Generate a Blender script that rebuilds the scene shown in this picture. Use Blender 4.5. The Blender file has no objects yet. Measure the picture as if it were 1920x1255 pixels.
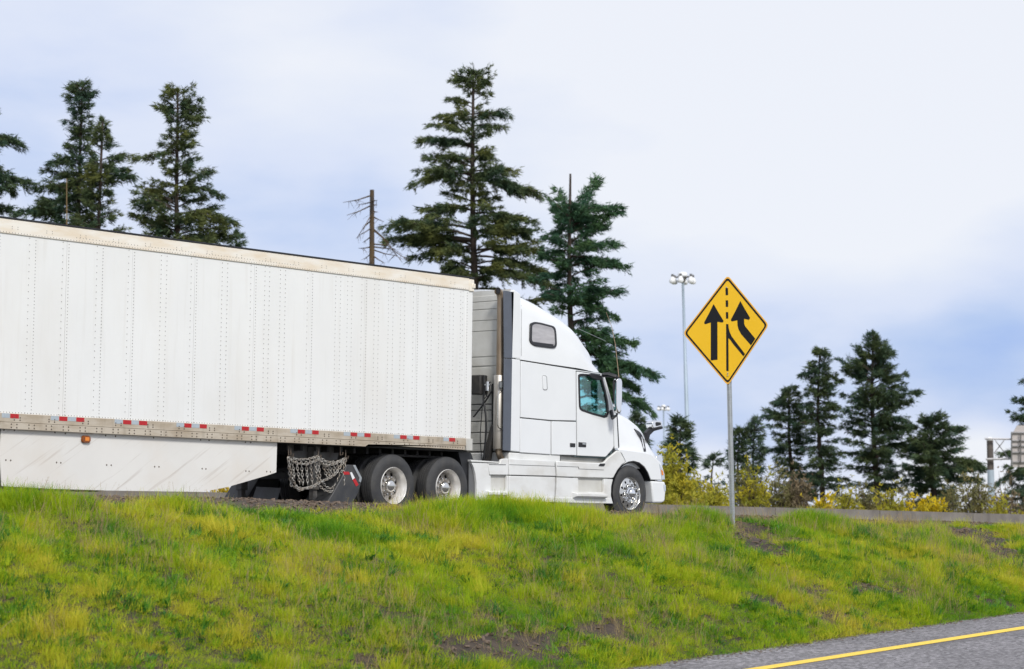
import bpy, bmesh, math, random
import numpy as np
from mathutils import Vector, Matrix, noise as mnoise
from mathutils.bvhtree import BVHTree
rnd = random.Random(7); rg = np.random.default_rng(11)
sc = bpy.context.scene
sin, cos, R = math.sin, math.cos, math.radians

# ------------------------------------------------------------------ camera
# world: x = heading of the truck, y = across the highway, z = up, metres; z = 0 is the truck's road
FPX = 4614.35
CAM = np.array([-31.08, -27.765, -.2113]); YAW, PIT, ROL = .713517, .0800116, .0124304
cf = np.array([cos(PIT)*cos(YAW), cos(PIT)*sin(YAW), sin(PIT)]); cr = np.array([sin(YAW), -cos(YAW), 0.]); cu = np.cross(cr, cf)
cr, cu = cos(ROL)*cr+sin(ROL)*cu, -sin(ROL)*cr+cos(ROL)*cu
cam = bpy.data.objects.new('camera', bpy.data.cameras.new('camera')); sc.collection.objects.link(cam); sc.camera = cam
cam.matrix_world = Matrix(((cr[0], cu[0], -cf[0], CAM[0]), (cr[1], cu[1], -cf[1], CAM[1]), (cr[2], cu[2], -cf[2], CAM[2]), (0, 0, 0, 1)))
cam.data.sensor_width = 36; cam.data.lens = FPX/1920*36; cam.data.clip_start = .5; cam.data.clip_end = 6000
cam.data.dof.use_dof = True; cam.data.dof.focus_distance = 40; cam.data.dof.aperture_fstop = 2.8
def ray(px, py): return cf+cr*(px-960)/FPX-cu*(py-627.5)/FPX
def ony(px, py, y): d = ray(px, py); return CAM+d*(y-CAM[1])/d[1]
def onx(px, py, x): d = ray(px, py); return CAM+d*(x-CAM[0])/d[0]
def dep(px, py, z): return CAM+ray(px, py)*z

# ------------------------------------------------------------------ world, sun, exposure
SUN_AZ, SUN_EL = math.atan2(-.84, -.48), R(42)        # direction towards the sun
w = bpy.data.worlds.new('World'); sc.world = w; w.use_nodes = True
nt = w.node_tree; nt.nodes.clear()
def N(t, **k):
    n = nt.nodes.new(t)
    for a, b in k.items(): setattr(n, a, b)
    return n
def L(a, b): nt.links.new(a, b)
def mth(op, a, b=None, c=None, clamp=False):
    n = N('ShaderNodeMath', operation=op, use_clamp=clamp)
    for i, v in enumerate((a, b, c)):
        if v is None: continue
        if isinstance(v, (int, float)): n.inputs[i].default_value = v
        else: L(v, n.inputs[i])
    return n.outputs[0]
tc = N('ShaderNodeTexCoord'); DIR = tc.outputs['Generated']
n1 = N('ShaderNodeTexNoise'); n1.inputs['Scale'].default_value = 3.2; n1.inputs['Detail'].default_value = 5; n1.inputs['Roughness'].default_value = .45
n2 = N('ShaderNodeTexNoise'); n2.inputs['Scale'].default_value = 11; n2.inputs['Detail'].default_value = 6; n2.inputs['Roughness'].default_value = .5
mp = N('ShaderNodeMapping'); mp.inputs['Scale'].default_value = (1, 1, 2.6); L(DIR, mp.inputs[0]); L(mp.outputs[0], n1.inputs[0]); L(mp.outputs[0], n2.inputs[0])
def lobe(px, py, deg, k=1.):
    # soft patch of open sky (or of cloud) around one direction of the sky
    v = ray(px, py); v = v/np.linalg.norm(v)
    dn = N('ShaderNodeVectorMath', operation='DISTANCE'); L(DIR, dn.inputs[0]); dn.inputs[1].default_value = v
    q = mth('DIVIDE', dn.outputs['Value'], math.radians(deg)); q = mth('MULTIPLY', q, q); q = mth('MULTIPLY', q, -1.0)
    return mth('MULTIPLY', mth('EXPONENT', q), k)
def addl(xs):
    o = xs[0]
    for x in xs[1:]: o = mth('ADD', o, x)
    return o
blue = addl([lobe(20, 330, 3.2, .22), lobe(330, 520, 3.4, .12), lobe(700, 640, 5, .12), lobe(1840, 690, 2.9, .52), lobe(1480, 760, 3.6, .36), lobe(1120, 800, 3.5, .28), lobe(560, 420, 2.6, .06), lobe(1960, 560, 2.5, .28),
             lobe(1350, 60, 5.2, -.45), lobe(1840, 230, 4.5, -.35), lobe(1835, 872, .85, -.75), lobe(1880, 920, .7, -.6), lobe(1330, 900, .7, -.5), lobe(1720, 880, .6, -.3), lobe(560, 30, 2.4, -.25)])
blue = addl([blue, mth('MULTIPLY', mth('SUBTRACT', n1.outputs[0], .5), .75), mth('MULTIPLY', mth('SUBTRACT', n2.outputs[0], .5), .8), N('ShaderNodeValue').outputs[0]])
nt.nodes[-1]
for n in nt.nodes:
    if n.type == 'VALUE': n.outputs[0].default_value = .2
ramp = N('ShaderNodeValToRGB'); L(blue, ramp.inputs[0])
el = ramp.color_ramp.elements
el[0].position = 0; el[0].color = (.87, .895, .965, 1); el[1].position = 1; el[1].color = (.27, .43, .86, 1)
for p_, c_ in ((.16, (.81, .85, .955, 1)), (.42, (.70, .765, .94, 1)), (.7, (.47, .595, .88, 1))):
    e = el.new(p_); e.color = c_
skn = N('ShaderNodeTexSky', sky_type='NISHITA'); skn.sun_disc = False; skn.sun_elevation = SUN_EL; skn.sun_rotation = math.pi/2-SUN_AZ
mx = N('ShaderNodeMix', data_type='RGBA'); mx.inputs[0].default_value = .93
sks = N('ShaderNodeVectorMath', operation='SCALE'); L(skn.outputs[0], sks.inputs[0]); sks.inputs['Scale'].default_value = .1
L(sks.outputs[0], mx.inputs[6]); L(ramp.outputs[0], mx.inputs[7])
bg = N('ShaderNodeBackground'); bg.inputs[1].default_value = .525; L(mx.outputs[2], bg.inputs[0])
wo = N('ShaderNodeOutputWorld'); L(bg.outputs[0], wo.inputs[0])
sl = bpy.data.lights.new('sun', 'SUN'); sl.energy = 1.5; sl.angle = R(12); sl.color = (1, .96, .9)
so = bpy.data.objects.new('sun', sl); sc.collection.objects.link(so)
so.rotation_euler = Vector((cos(SUN_EL)*cos(SUN_AZ), cos(SUN_EL)*sin(SUN_AZ), sin(SUN_EL))).to_track_quat('Z', 'Y').to_euler(); so.location = (0, -20, 30)
vs = sc.view_settings; vs.view_transform = 'Standard'; vs.look = 'None'; vs.gamma = 1; vs.exposure = .96; vs.use_curve_mapping = False
sc.render.engine = 'CYCLES'; sc.cycles.use_denoising = True; sc.cycles.max_bounces = 7; sc.cycles.transparent_max_bounces = 12

# ------------------------------------------------------------------ materials
def mat(name, col, rough=.5, metal=0., var=0., vscale=3., col2=None, bump=0., bscale=30., coat=0., stretch=None, trans=0., spec=.5):
    m = bpy.data.materials.new(name); m.use_nodes = True; t = m.node_tree; b = t.nodes['Principled BSDF']
    b.inputs['Roughness'].default_value = rough; b.inputs['Metallic'].default_value = metal; b.inputs['Coat Weight'].default_value = coat
    b.inputs['Specular IOR Level'].default_value = spec
    c1 = (*col, 1); b.inputs['Base Color'].default_value = c1
    tcn = t.nodes.new('ShaderNodeTexCoord'); mpn = t.nodes.new('ShaderNodeMapping'); t.links.new(tcn.outputs['Object'], mpn.inputs[0])
    if stretch: mpn.inputs['Scale'].default_value = stretch
    if var or col2:
        c2 = (*col2, 1) if col2 else (*[c*(1-var) for c in col], 1)
        nn = t.nodes.new('ShaderNodeTexNoise'); nn.inputs['Scale'].default_value = vscale; nn.inputs['Detail'].default_value = 6
        nn.inputs['Roughness'].default_value = .6
        t.links.new(mpn.outputs[0], nn.inputs[0]); rp = t.nodes.new('ShaderNodeValToRGB'); t.links.new(nn.outputs[0], rp.inputs[0])
        rp.color_ramp.elements[0].position = .38; rp.color_ramp.elements[0].color = c1; rp.color_ramp.elements[1].position = .66; rp.color_ramp.elements[1].color = c2
        t.links.new(rp.outputs[0], b.inputs['Base Color'])
    if bump:
        nb = t.nodes.new('ShaderNodeTexNoise'); nb.inputs['Scale'].default_value = bscale; nb.inputs['Detail'].default_value = 4
        t.links.new(mpn.outputs[0], nb.inputs[0]); bn = t.nodes.new('ShaderNodeBump'); bn.inputs['Strength'].default_value = bump; bn.inputs['Distance'].default_value = .02
        t.links.new(nb.outputs[0], bn.inputs['Height']); t.links.new(bn.outputs[0], b.inputs['Normal'])
    if trans:
        tr = t.nodes.new('ShaderNodeBsdfTranslucent'); ms = t.nodes.new('ShaderNodeMixShader'); ms.inputs[0].default_value = trans
        lk = b.inputs['Base Color'].links
        if lk: t.links.new(lk[0].from_socket, tr.inputs[0])
        else: tr.inputs[0].default_value = c1
        t.links.new(b.outputs[0], ms.inputs[1]); t.links.new(tr.outputs[0], ms.inputs[2]); t.links.new(ms.outputs[0], t.nodes['Material Output'].inputs[0])
    return m
def dirt_layer(m, col, amount, scale, stretch, lo=.5, hi=.75):
    """a second, directional layer of grime over a material"""
    t = m.node_tree; b = t.nodes['Principled BSDF']
    tcn = t.nodes.new('ShaderNodeTexCoord'); mpn = t.nodes.new('ShaderNodeMapping'); t.links.new(tcn.outputs['Object'], mpn.inputs[0])
    mpn.inputs['Scale'].default_value = stretch[:3]
    if len(stretch) > 3:
        m0 = t.nodes.new('ShaderNodeMapping'); m0.inputs['Rotation'].default_value = (0, stretch[3], 0); t.links.new(tcn.outputs['Object'], m0.inputs[0]); t.links.new(m0.outputs[0], mpn.inputs[0])
    nn = t.nodes.new('ShaderNodeTexNoise'); nn.inputs['Scale'].default_value = scale; nn.inputs['Detail'].default_value = 7; t.links.new(mpn.outputs[0], nn.inputs[0])
    mr = t.nodes.new('ShaderNodeMapRange'); mr.inputs[1].default_value = lo; mr.inputs[2].default_value = hi; mr.inputs[4].default_value = amount; t.links.new(nn.outputs[0], mr.inputs[0])
    mxn = t.nodes.new('ShaderNodeMix'); mxn.data_type = 'RGBA'; t.links.new(mr.outputs[0], mxn.inputs[0]); mxn.inputs[7].default_value = (*col, 1)
    lk = b.inputs['Base Color'].links
    if lk: t.links.new(lk[0].from_socket, mxn.inputs[6])
    else: mxn.inputs[6].default_value = b.inputs['Base Color'].default_value
    t.links.new(mxn.outputs[2], b.inputs['Base Color'])
def glass(name, tint, rough=.02, refl=.12):
    m = bpy.data.materials.new(name); m.use_nodes = True; t = m.node_tree; t.nodes.clear()
    tr = t.nodes.new('ShaderNodeBsdfTransparent'); tr.inputs[0].default_value = (*tint, 1)
    gl = t.nodes.new('ShaderNodeBsdfGlossy'); gl.inputs['Roughness'].default_value = rough; gl.inputs[0].default_value = (.9, .95, .95, 1)
    fr = t.nodes.new('ShaderNodeLayerWeight'); fr.inputs[0].default_value = .25; pw_ = t.nodes.new('ShaderNodeMath'); pw_.operation = 'POWER'; pw_.inputs[1].default_value = 3; t.links.new(fr.outputs['Facing'], pw_.inputs[0])
    ad = t.nodes.new('ShaderNodeMath'); ad.operation = 'MULTIPLY_ADD'; ad.inputs[1].default_value = .6; ad.inputs[2].default_value = refl; t.links.new(pw_.outputs[0], ad.inputs[0])
    ms = t.nodes.new('ShaderNodeMixShader'); t.links.new(ad.outputs[0], ms.inputs[0]); t.links.new(tr.outputs[0], ms.inputs[1]); t.links.new(gl.outputs[0], ms.inputs[2])
    o = t.nodes.new('ShaderNodeOutputMaterial'); t.links.new(ms.outputs[0], o.inputs[0]); return m
M = {}
M['paint'] = mat('white_truck_paint', (.77, .79, .80), .16, var=.04, vscale=1.5, coat=.7)
M['skirtpaint'] = mat('white_fairing_paint', (.74, .75, .74), .3, var=.08, vscale=2, coat=.2); dirt_layer(M['skirtpaint'], (.42, .38, .31), .45, 2.2, (1, 1, 2.2), .46, .8)
M['sheet'] = mat('white_trailer_sheet', (.79, .80, .79), .28, var=.045, vscale=.9, bump=.6, bscale=1.1, stretch=(1, 1, .5)); dirt_layer(M['sheet'], (.64, .60, .52), .4, 1.1, (1, 1, .35), .5, .85); dirt_layer(M['sheet'], (.60, .58, .53), .35, 3.0, (4, 1, .22), .55, .85)
M['toprail'] = mat('stained_cream_rail', (.82, .785, .71), .5, col2=(.74, .64, .50), vscale=1.6, stretch=(1, 1, 4)); 
M['botrail'] = mat('dirty_aluminium_rail', (.56, .50, .41), .5, metal=.15, col2=(.42, .35, .26), vscale=2.6, stretch=(1, 1, 3)); dirt_layer(M['botrail'], (.2, .16, .11), .5, 5, (1.6, 1, .5), .55, .8)
M['skirt'] = mat('scuffed_white_skirt', (.74, .73, .70), .45, var=.05, vscale=1.2); dirt_layer(M['skirt'], (.38, .32, .27), .5, 1.9, (.40, 1, 9, R(32)), .585, .74); dirt_layer(M['skirt'], (.62, .54, .44), .5, 1.1, (1, 1, 1), .5, .8)
M['black'] = mat('black_plastic', (.018, .019, .022), .45, var=.3, vscale=8)
M['frame'] = mat('dirty_black_steel', (.022, .022, .024), .65, col2=(.05, .046, .04), vscale=6)
M['greysteel'] = mat('road_grimed_grey_steel', (.17, .17, .17), .6, col2=(.1, .09, .08), vscale=5)
M['gasket'] = mat('dark_grey_gap_seal', (.13, .135, .14), .6)
M['rubber'] = mat('grey_black_tyre_rubber', (.034, .035, .038), .6, col2=(.055, .054, .052), vscale=5, bump=.2, bscale=60)
M['flap'] = mat('dusty_mud_flap', (.035, .037, .042), .5, col2=(.06, .06, .06), vscale=4)
M['lflap'] = mat('worn_grey_mud_flap', (.20, .21, .23), .5, col2=(.15, .15, .155), vscale=3)
M['extender'] = mat('slate_rubber_fairing', (.10, .115, .145), .5, var=.12, vscale=5)
M['chrome'] = mat('chrome', (.82, .83, .84), .08, 1)
M['alu'] = mat('polished_aluminium', (.74, .73, .70), .22, 1, var=.12, vscale=9)
M['rim'] = mat('white_painted_rim', (.80, .79, .77), .3, .25, col2=(.66, .63, .58), vscale=4); M['disc'] = mat('grey_wheel_disc', (.42, .40, .37), .4, .4, col2=(.26, .23, .20), vscale=9)  # disc is a darker, mottled grey than the rim
M['stack'] = mat('heat_stained_exhaust', (.40, .33, .25), .42, .55, col2=(.27, .20, .14), vscale=4, stretch=(1, 1, .3))
M['shroud'] = mat('brushed_silver_shroud', (.58, .55, .50), .38, .7, col2=(.42, .38, .33), vscale=5, stretch=(1, 1, .3))
M['wallgrey'] = mat('shade_greyed_white', (.60, .60, .57), .45, col2=(.48, .47, .43), vscale=1.6)  # weaker light on the rear wall is put into its white as grey
M['red'] = mat('red_reflective_tape', (.48, .015, .02), .35, var=.15, vscale=30)
M['silver'] = mat('silver_reflective_tape', (.42, .48, .53), .4, var=.12, vscale=30)
M['rivet'] = mat('oxidised_rivet', (.20, .19, .18), .5)
M['bolt'] = mat('dark_rusty_bolt', (.11, .085, .065), .6)
M['amber'] = mat('amber_lens', (.75, .22, .01), .2, coat=.6)
M['amberdark'] = mat('brown_lamp_housing', (.22, .06, .01), .3)
M['chain'] = mat('galvanised_rusty_chain', (.46, .45, .42), .4, .55, col2=(.28, .23, .18), vscale=14)
M['tealglass'] = glass('teal_tinted_glass', (.60, .92, .90), refl=.10); M['shield'] = glass('windscreen_glass', (.86, .96, .95), refl=.02)
M['sleepglass'] = mat('grey_blind_behind_glass', (.30, .29, .30), .06, col2=(.42, .41, .42), vscale=2.2, stretch=(1, 1, 5), coat=.3)
M['lens'] = mat('clear_headlight_lens', (.55, .60, .66), .08, .3, coat=1)
M['seat'] = mat('teal_grey_seat_cloth', (.22, .36, .37), .8); M['cabin'] = mat('dark_cabin_lining', (.14, .19, .2), .8)
M['yellow'] = mat('yellow_sign_sheeting', (1.0, .58, .003), .45, var=.02, vscale=2); M['signblack'] = mat('black_sign_ink', (.010, .011, .014), .6, spec=.25)
M['signedge'] = mat('orange_yellow_sign_edge', (.95, .50, .07), .5); M['galv'] = mat('galvanised_steel', (.46, .49, .51), .45, .5, var=.18, vscale=14)
M['hole'] = mat('dark_punched_hole', (.10, .11, .12), .8); M['backalu'] = mat('bare_sign_back', (.45, .46, .47), .5, .4)
M['mast'] = mat('pale_blue_grey_pole', (.36, .44, .52), .5, .2, var=.1, vscale=.5); M['lampwhite'] = mat('white_lamp_bowl', (.78, .79, .8), .35)
M['rustpost'] = mat('brown_weathered_post', (.13, .11, .10), .7, var=.3, vscale=1); M['gantrypost'] = mat('pale_blue_grey_post', (.42, .50, .58), .55, var=.12, vscale=.8)
M['gantrybar'] = mat('grey_truss_bar', (.45, .44, .45), .5, .2, var=.2, vscale=2); M['signback'] = mat('beige_grey_sign_back', (.52, .48, .46), .6, var=.12, vscale=1)
M['concrete'] = mat('grey_concrete', (.22, .20, .175), .85, col2=(.15, .135, .12), vscale=1.1, bump=.3, bscale=20); dirt_layer(M['concrete'], (.09, .08, .07), .6, 1.5, (1, 1, .25), .52, .75)
M['bark'] = mat('fir_bark', (.060, .042, .032), .9, col2=(.035, .027, .022), vscale=2); M['snag'] = mat('dead_wood', (.055, .043, .036), .9, col2=(.11, .07, .03), vscale=1.2)
M['deadstem'] = mat('orange_dead_trunk', (.22, .15, .07), .9)
M['skin'] = mat('skin', (.42, .25, .17), .6); M['shirt'] = mat('pale_shirt', (.35, .50, .52), .8); M['hair'] = mat('dark_hair', (.03, .025, .02), .7)
for nm, a, b in (('needles_dark', (.042, .085, .058), (.095, .125, .045)), ('needles_olive', (.050, .090, .052), (.150, .165, .045)), ('needles_green', (.036, .095, .060), (.080, .150, .055)), ('needles_far', (.06, .11, .085), (.11, .145, .075))):
    M[nm] = mat(nm, a, .75, col2=b, vscale=.55, trans=.18, spec=.2)
M['yellowleaf'] = mat('yellow_spring_leaves', (.50, .42, .035), .7, col2=(.24, .27, .04), vscale=1.2, trans=.35, spec=.2)
M['brightyellow'] = mat('bright_yellow_blossom', (.72, .52, .015), .7, col2=(.42, .38, .03), vscale=1.4, trans=.35, spec=.2)
M['oliveleaf'] = mat('olive_spring_leaves', (.24, .21, .08), .8, col2=(.13, .14, .06), vscale=.9, trans=.3, spec=.2)
M['brownleaf'] = mat('brown_budding_twigs', (.24, .18, .11), .85, col2=(.14, .12, .07), vscale=1, trans=.2, spec=.2)

def asphalt(name, base):
    m = mat(name, base, .85, col2=tuple(c*.72 for c in base), vscale=.35, bump=.5, bscale=90); t = m.node_tree; b = t.nodes['Principled BSDF']
    tcn = t.nodes.new('ShaderNodeTexCoord'); v = t.nodes.new('ShaderNodeTexVoronoi'); v.inputs['Scale'].default_value = 26; t.links.new(tcn.outputs['Object'], v.inputs[0])
    nn = t.nodes.new('ShaderNodeTexNoise'); nn.inputs['Scale'].default_value = 14; nn.inputs['Detail'].default_value = 8; nn.inputs['Roughness'].default_value = .8; t.links.new(tcn.outputs['Object'], nn.inputs[0])
    mr = t.nodes.new('ShaderNodeMapRange'); mr.inputs[1].default_value = .52; mr.inputs[2].default_value = .68; mr.inputs[4].default_value = .8; t.links.new(nn.outputs[0], mr.inputs[0])
    mxn = t.nodes.new('ShaderNodeMix'); mxn.data_type = 'RGBA'; t.links.new(mr.outputs[0], mxn.inputs[0]); t.links.new(b.inputs['Base Color'].links[0].from_socket, mxn.inputs[6]); mxn.inputs[7].default_value = (.40, .39, .39, 1)
    t.links.new(mxn.outputs[2], b.inputs['Base Color']); return m
def speckle(m):
    t = m.node_tree; b = t.nodes['Principled BSDF']; tcn = t.nodes.new('ShaderNodeTexCoord'); v = t.nodes.new('ShaderNodeTexVoronoi'); v.inputs['Scale'].default_value = 24; t.links.new(tcn.outputs['Object'], v.inputs[0])
    sp = t.nodes.new('ShaderNodeSeparateColor'); t.links.new(v.outputs['Color'], sp.inputs[0]); mr = t.nodes.new('ShaderNodeMapRange'); mr.inputs[3].default_value = .45; mr.inputs[4].default_value = 1.6; t.links.new(sp.outputs[0], mr.inputs[0])
    sv = t.nodes.new('ShaderNodeVectorMath'); sv.operation = 'SCALE'; t.links.new(b.inputs['Base Color'].links[0].from_socket, sv.inputs[0]); t.links.new(mr.outputs[0], sv.inputs['Scale']); t.links.new(sv.outputs[0], b.inputs['Base Color'])
M['asphalt'] = asphalt('grey_asphalt', (.20, .19, .20)); M['asphalt2'] = asphalt('highway_asphalt', (.10, .098, .096))
speckle(M['asphalt']); dirt_layer(M['asphalt'], (.09, .085, .085), .5, .5, (.25, 2.2, 1), .48, .7)
M['linepaint'] = mat('yellow_road_paint', (.90, .62, .07), .7, var=.18, vscale=14)
M['soil'] = mat('dark_brown_soil', (.035, .026, .021), .95, col2=(.075, .055, .04), vscale=3.5, bump=1, bscale=14)
M['farground'] = mat('rough_olive_ground', (.09, .10, .035), .95, col2=(.12, .10, .06), vscale=.2)
def chipmat():
    m = mat('bark_chips', (.085, .06, .045), .9, col2=(.24, .18, .13), vscale=5); return m
M['chip'] = chipmat()
def grassmat(name, a, b, c, tr=.4):
    """leaf colour picked by each instance's own tint value"""
    m = bpy.data.materials.new(name); m.use_nodes = True; t = m.node_tree; bs = t.nodes['Principled BSDF']; bs.inputs['Roughness'].default_value = .6; bs.inputs['Specular IOR Level'].default_value = .25
    at = t.nodes.new('ShaderNodeAttribute'); at.attribute_type = 'INSTANCER'; at.attribute_name = 'tint'
    rp = t.nodes.new('ShaderNodeValToRGB'); t.links.new(at.outputs['Fac'], rp.inputs[0]); e = rp.color_ramp.elements
    e[0].position = 0; e[0].color = (*a, 1); e[1].position = 1; e[1].color = (*c, 1); k = e.new(.5); k.color = (*b, 1)
    t.links.new(rp.outputs[0], bs.inputs['Base Color']); tl = t.nodes.new('ShaderNodeBsdfTranslucent'); t.links.new(rp.outputs[0], tl.inputs[0])
    ms = t.nodes.new('ShaderNodeMixShader'); ms.inputs[0].default_value = tr; t.links.new(bs.outputs[0], ms.inputs[1]); t.links.new(tl.outputs[0], ms.inputs[2]); t.links.new(ms.outputs[0], t.nodes['Material Output'].inputs[0]); return m
M['blade'] = grassmat('grass_blades', (.14, .33, .014), (.41, .53, .014), (.61, .55, .05))
M['weed'] = grassmat('weed_leaves', (.045, .17, .03), (.10, .27, .02), (.22, .38, .02), .3)
M['straw'] = grassmat('dry_grass_stalks', (.34, .25, .12), (.42, .33, .15), (.30, .20, .12), .3)

# ------------------------------------------------------------------ mesh helpers
def origin(p):
    o = np.zeros(3)
    while p is not None: o += np.array(p.location); p = p.parent
    return o
class MB:
    """collects shapes in world metres; build() links them as one mesh object under a parent"""
    def __init__(s): s.v = []; s.f = []
    def add(s, vs_, fs): b = len(s.v); s.v += [tuple(map(float, q)) for q in vs_]; s.f += [tuple(i+b for i in q) for q in fs]; return s
    def box(s, a, b):
        x0, y0, z0 = map(min, zip(a, b)); x1, y1, z1 = map(max, zip(a, b))
        return s.add([(x0, y0, z0), (x1, y0, z0), (x1, y1, z0), (x0, y1, z0), (x0, y0, z1), (x1, y0, z1), (x1, y1, z1), (x0, y1, z1)],
                     [(0, 3, 2, 1), (4, 5, 6, 7), (0, 1, 5, 4), (1, 2, 6, 5), (2, 3, 7, 6), (3, 0, 4, 7)])
    def tube(s, pts, r, n=8, cap=True, squash=None):
        pts = [np.array(p, float) for p in pts]; rs = r if hasattr(r, '__len__') else [r]*len(pts); b = len(s.v); prev = None
        for i, p in enumerate(pts):
            t = pts[min(i+1, len(pts)-1)]-pts[max(i-1, 0)]; t = t/(np.linalg.norm(t)+1e-9)
            if prev is None:
                a = np.cross(t, (0, 0, 1.)); 
                if np.linalg.norm(a) < .1: a = np.cross(t, (1., 0, 0))
            else: a = prev-t*(prev@t)
            a = a/np.linalg.norm(a); prev = a; c = np.cross(t, a)
            for k in range(n): q = 2*math.pi*k/n; s.v.append(tuple(p+rs[i]*(cos(q)*a+sin(q)*c)))
        for i in range(len(pts)-1):
            for k in range(n): s.f.append((b+i*n+k, b+i*n+(k+1) % n, b+(i+1)*n+(k+1) % n, b+(i+1)*n+k))
        if cap: s.f.append(tuple(b+k for k in range(n))[::-1]); s.f.append(tuple(b+(len(pts)-1)*n+k for k in range(n)))
        return s
    def lathe(s, prof, c, n=32, ax='y'):
        """prof = (radius, offset along axis) pairs"""
        b = len(s.v)
        for r_, h in prof:
            for k in range(n):
                q = 2*math.pi*k/n
                if ax == 'y': s.v.append((c[0]+r_*cos(q), c[1]+h, c[2]+r_*sin(q)))
                elif ax == 'z': s.v.append((c[0]+r_*cos(q), c[1]+r_*sin(q), c[2]+h))
                else: s.v.append((c[0]+h, c[1]+r_*cos(q), c[2]+r_*sin(q)))
        for i in range(len(prof)-1):
            for k in range(n): s.f.append((b+i*n+k, b+i*n+(k+1) % n, b+(i+1)*n+(k+1) % n, b+(i+1)*n+k))
        return s
    def build(s, name, m, parent=None, smooth=False, bevel=0., seg=2, loc=None):
        me = bpy.data.meshes.new(name); o0 = origin(parent) if loc is None else np.array(loc)
        me.from_pydata([(a-o0[0], b-o0[1], c-o0[2]) for a, b, c in s.v], [], s.f)
        return link(name, me, m, parent, smooth, bevel, seg)
def link(name, me, m, parent=None, smooth=False, bevel=0., seg=2):
    bm = bmesh.new(); bm.from_mesh(me); bmesh.ops.remove_doubles(bm, verts=bm.verts, dist=1e-5); bmesh.ops.recalc_face_normals(bm, faces=bm.faces)
    bm.to_mesh(me); bm.free()
    for k in (m if isinstance(m, (list, tuple)) else [m]): me.materials.append(k)
    o = bpy.data.objects.new(name, me); sc.collection.objects.link(o); o.parent = parent
    if bevel:
        bv = o.modifiers.new('bevel', 'BEVEL'); bv.width = bevel; bv.segments = seg; bv.limit_method = 'ANGLE'; bv.angle_limit = R(35); smooth = True; bv.harden_normals = False
    if smooth:
        for p in me.polygons: p.use_smooth = True
        if hasattr(me, 'set_sharp_from_angle'): me.set_sharp_from_angle(angle=R(42))
    return o
def fastmesh(name, v, f, m, parent=None, off=None, smooth=False):
    """numpy triangles / quads to one mesh object; v already in world metres"""
    me = bpy.data.meshes.new(name); o0 = origin(parent) if off is None else off
    v = np.asarray(v, np.float32)-np.asarray(o0, np.float32); f = np.asarray(f, np.int32); k = f.shape[1]
    me.vertices.add(len(v)); me.vertices.foreach_set('co', v.ravel()); me.loops.add(f.size); me.loops.foreach_set('vertex_index', f.ravel())
    me.polygons.add(len(f)); me.polygons.foreach_set('loop_start', np.arange(0, f.size, k, dtype=np.int32)); me.polygons.foreach_set('loop_total', np.full(len(f), k, np.int32))
    if smooth: me.polygons.foreach_set('use_smooth', np.ones(len(f), bool))
    me.update(calc_edges=True); me.materials.append(m); o = bpy.data.objects.new(name, me); sc.collection.objects.link(o); o.parent = parent; return o
def tag(o, label=None, cat=None, group=None, kind=None):
    for k, v in (('label', label), ('category', cat), ('group', group), ('kind', kind)):
        if v: o[k] = v
    return o
def thing(name, label, cat, loc, group=None):
    o = bpy.data.objects.new(name, None); sc.collection.objects.link(o); o.location = loc; o.empty_display_size = .3
    return tag(o, label, cat, group)
def prism(name, loops, place, thick, m, parent, bevel=0., seg=2, smooth=False):
    """a plate whose outline loops[0] (with holes loops[1:]) lies where place() puts it, thick metres deep along the thickness vector"""
    bm = bmesh.new(); E = []
    o0 = origin(parent)
    for lp in loops:
        vs_ = [bm.verts.new(place(*q)-o0) for q in lp]
        E += [bm.edges.new((vs_[i], vs_[(i+1) % len(vs_)])) for i in range(len(vs_))]
    if len(loops) == 1: bm.faces.new(vs_)
    else: bmesh.ops.triangle_fill(bm, use_beauty=True, edges=E)
    bm.faces.ensure_lookup_table(); g = bmesh.ops.extrude_face_region(bm, geom=bm.faces[:])
    bmesh.ops.translate(bm, vec=Vector(thick), verts=[q for q in g['geom'] if isinstance(q, bmesh.types.BMVert)])
    me = bpy.data.meshes.new(name); bm.to_mesh(me); bm.free()
    return link(name, me, m, parent, smooth, bevel, seg)
def PY(y): return lambda px, py: ony(px, py, y)
def rounded(pts, r, n=4):
    """round the corners of a 2-d outline"""
    o = []; k = len(pts)
    for i in range(k):
        p = np.array(pts[i], float); a = np.array(pts[i-1], float)-p; b = np.array(pts[(i+1) % k], float)-p; la, lb = np.linalg.norm(a), np.linalg.norm(b)
        q = min(r, la*.45, lb*.45); A = p+a/la*q; B = p+b/lb*q
        for t in np.linspace(0, 1, n): o.append(tuple((1-t)**2*A+2*t*(1-t)*p+t*t*B))
    return o
def loft(secs, closed_ends=True):
    n = len(secs[0]); v = [p for s_ in secs for p in s_]; f = []
    for i in range(len(secs)-1):
        for k in range(n-1): f.append((i*n+k, i*n+k+1, (i+1)*n+k+1, (i+1)*n+k))
    if closed_ends: f.append(tuple(range(n))[::-1]); f.append(tuple((len(secs)-1)*n+k for k in range(n)))
    mb = MB(); mb.add(v, f); return mb
def interp(x, pts):
    xs, ys = zip(*sorted(pts)); return float(np.interp(x, xs, ys))

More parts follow.
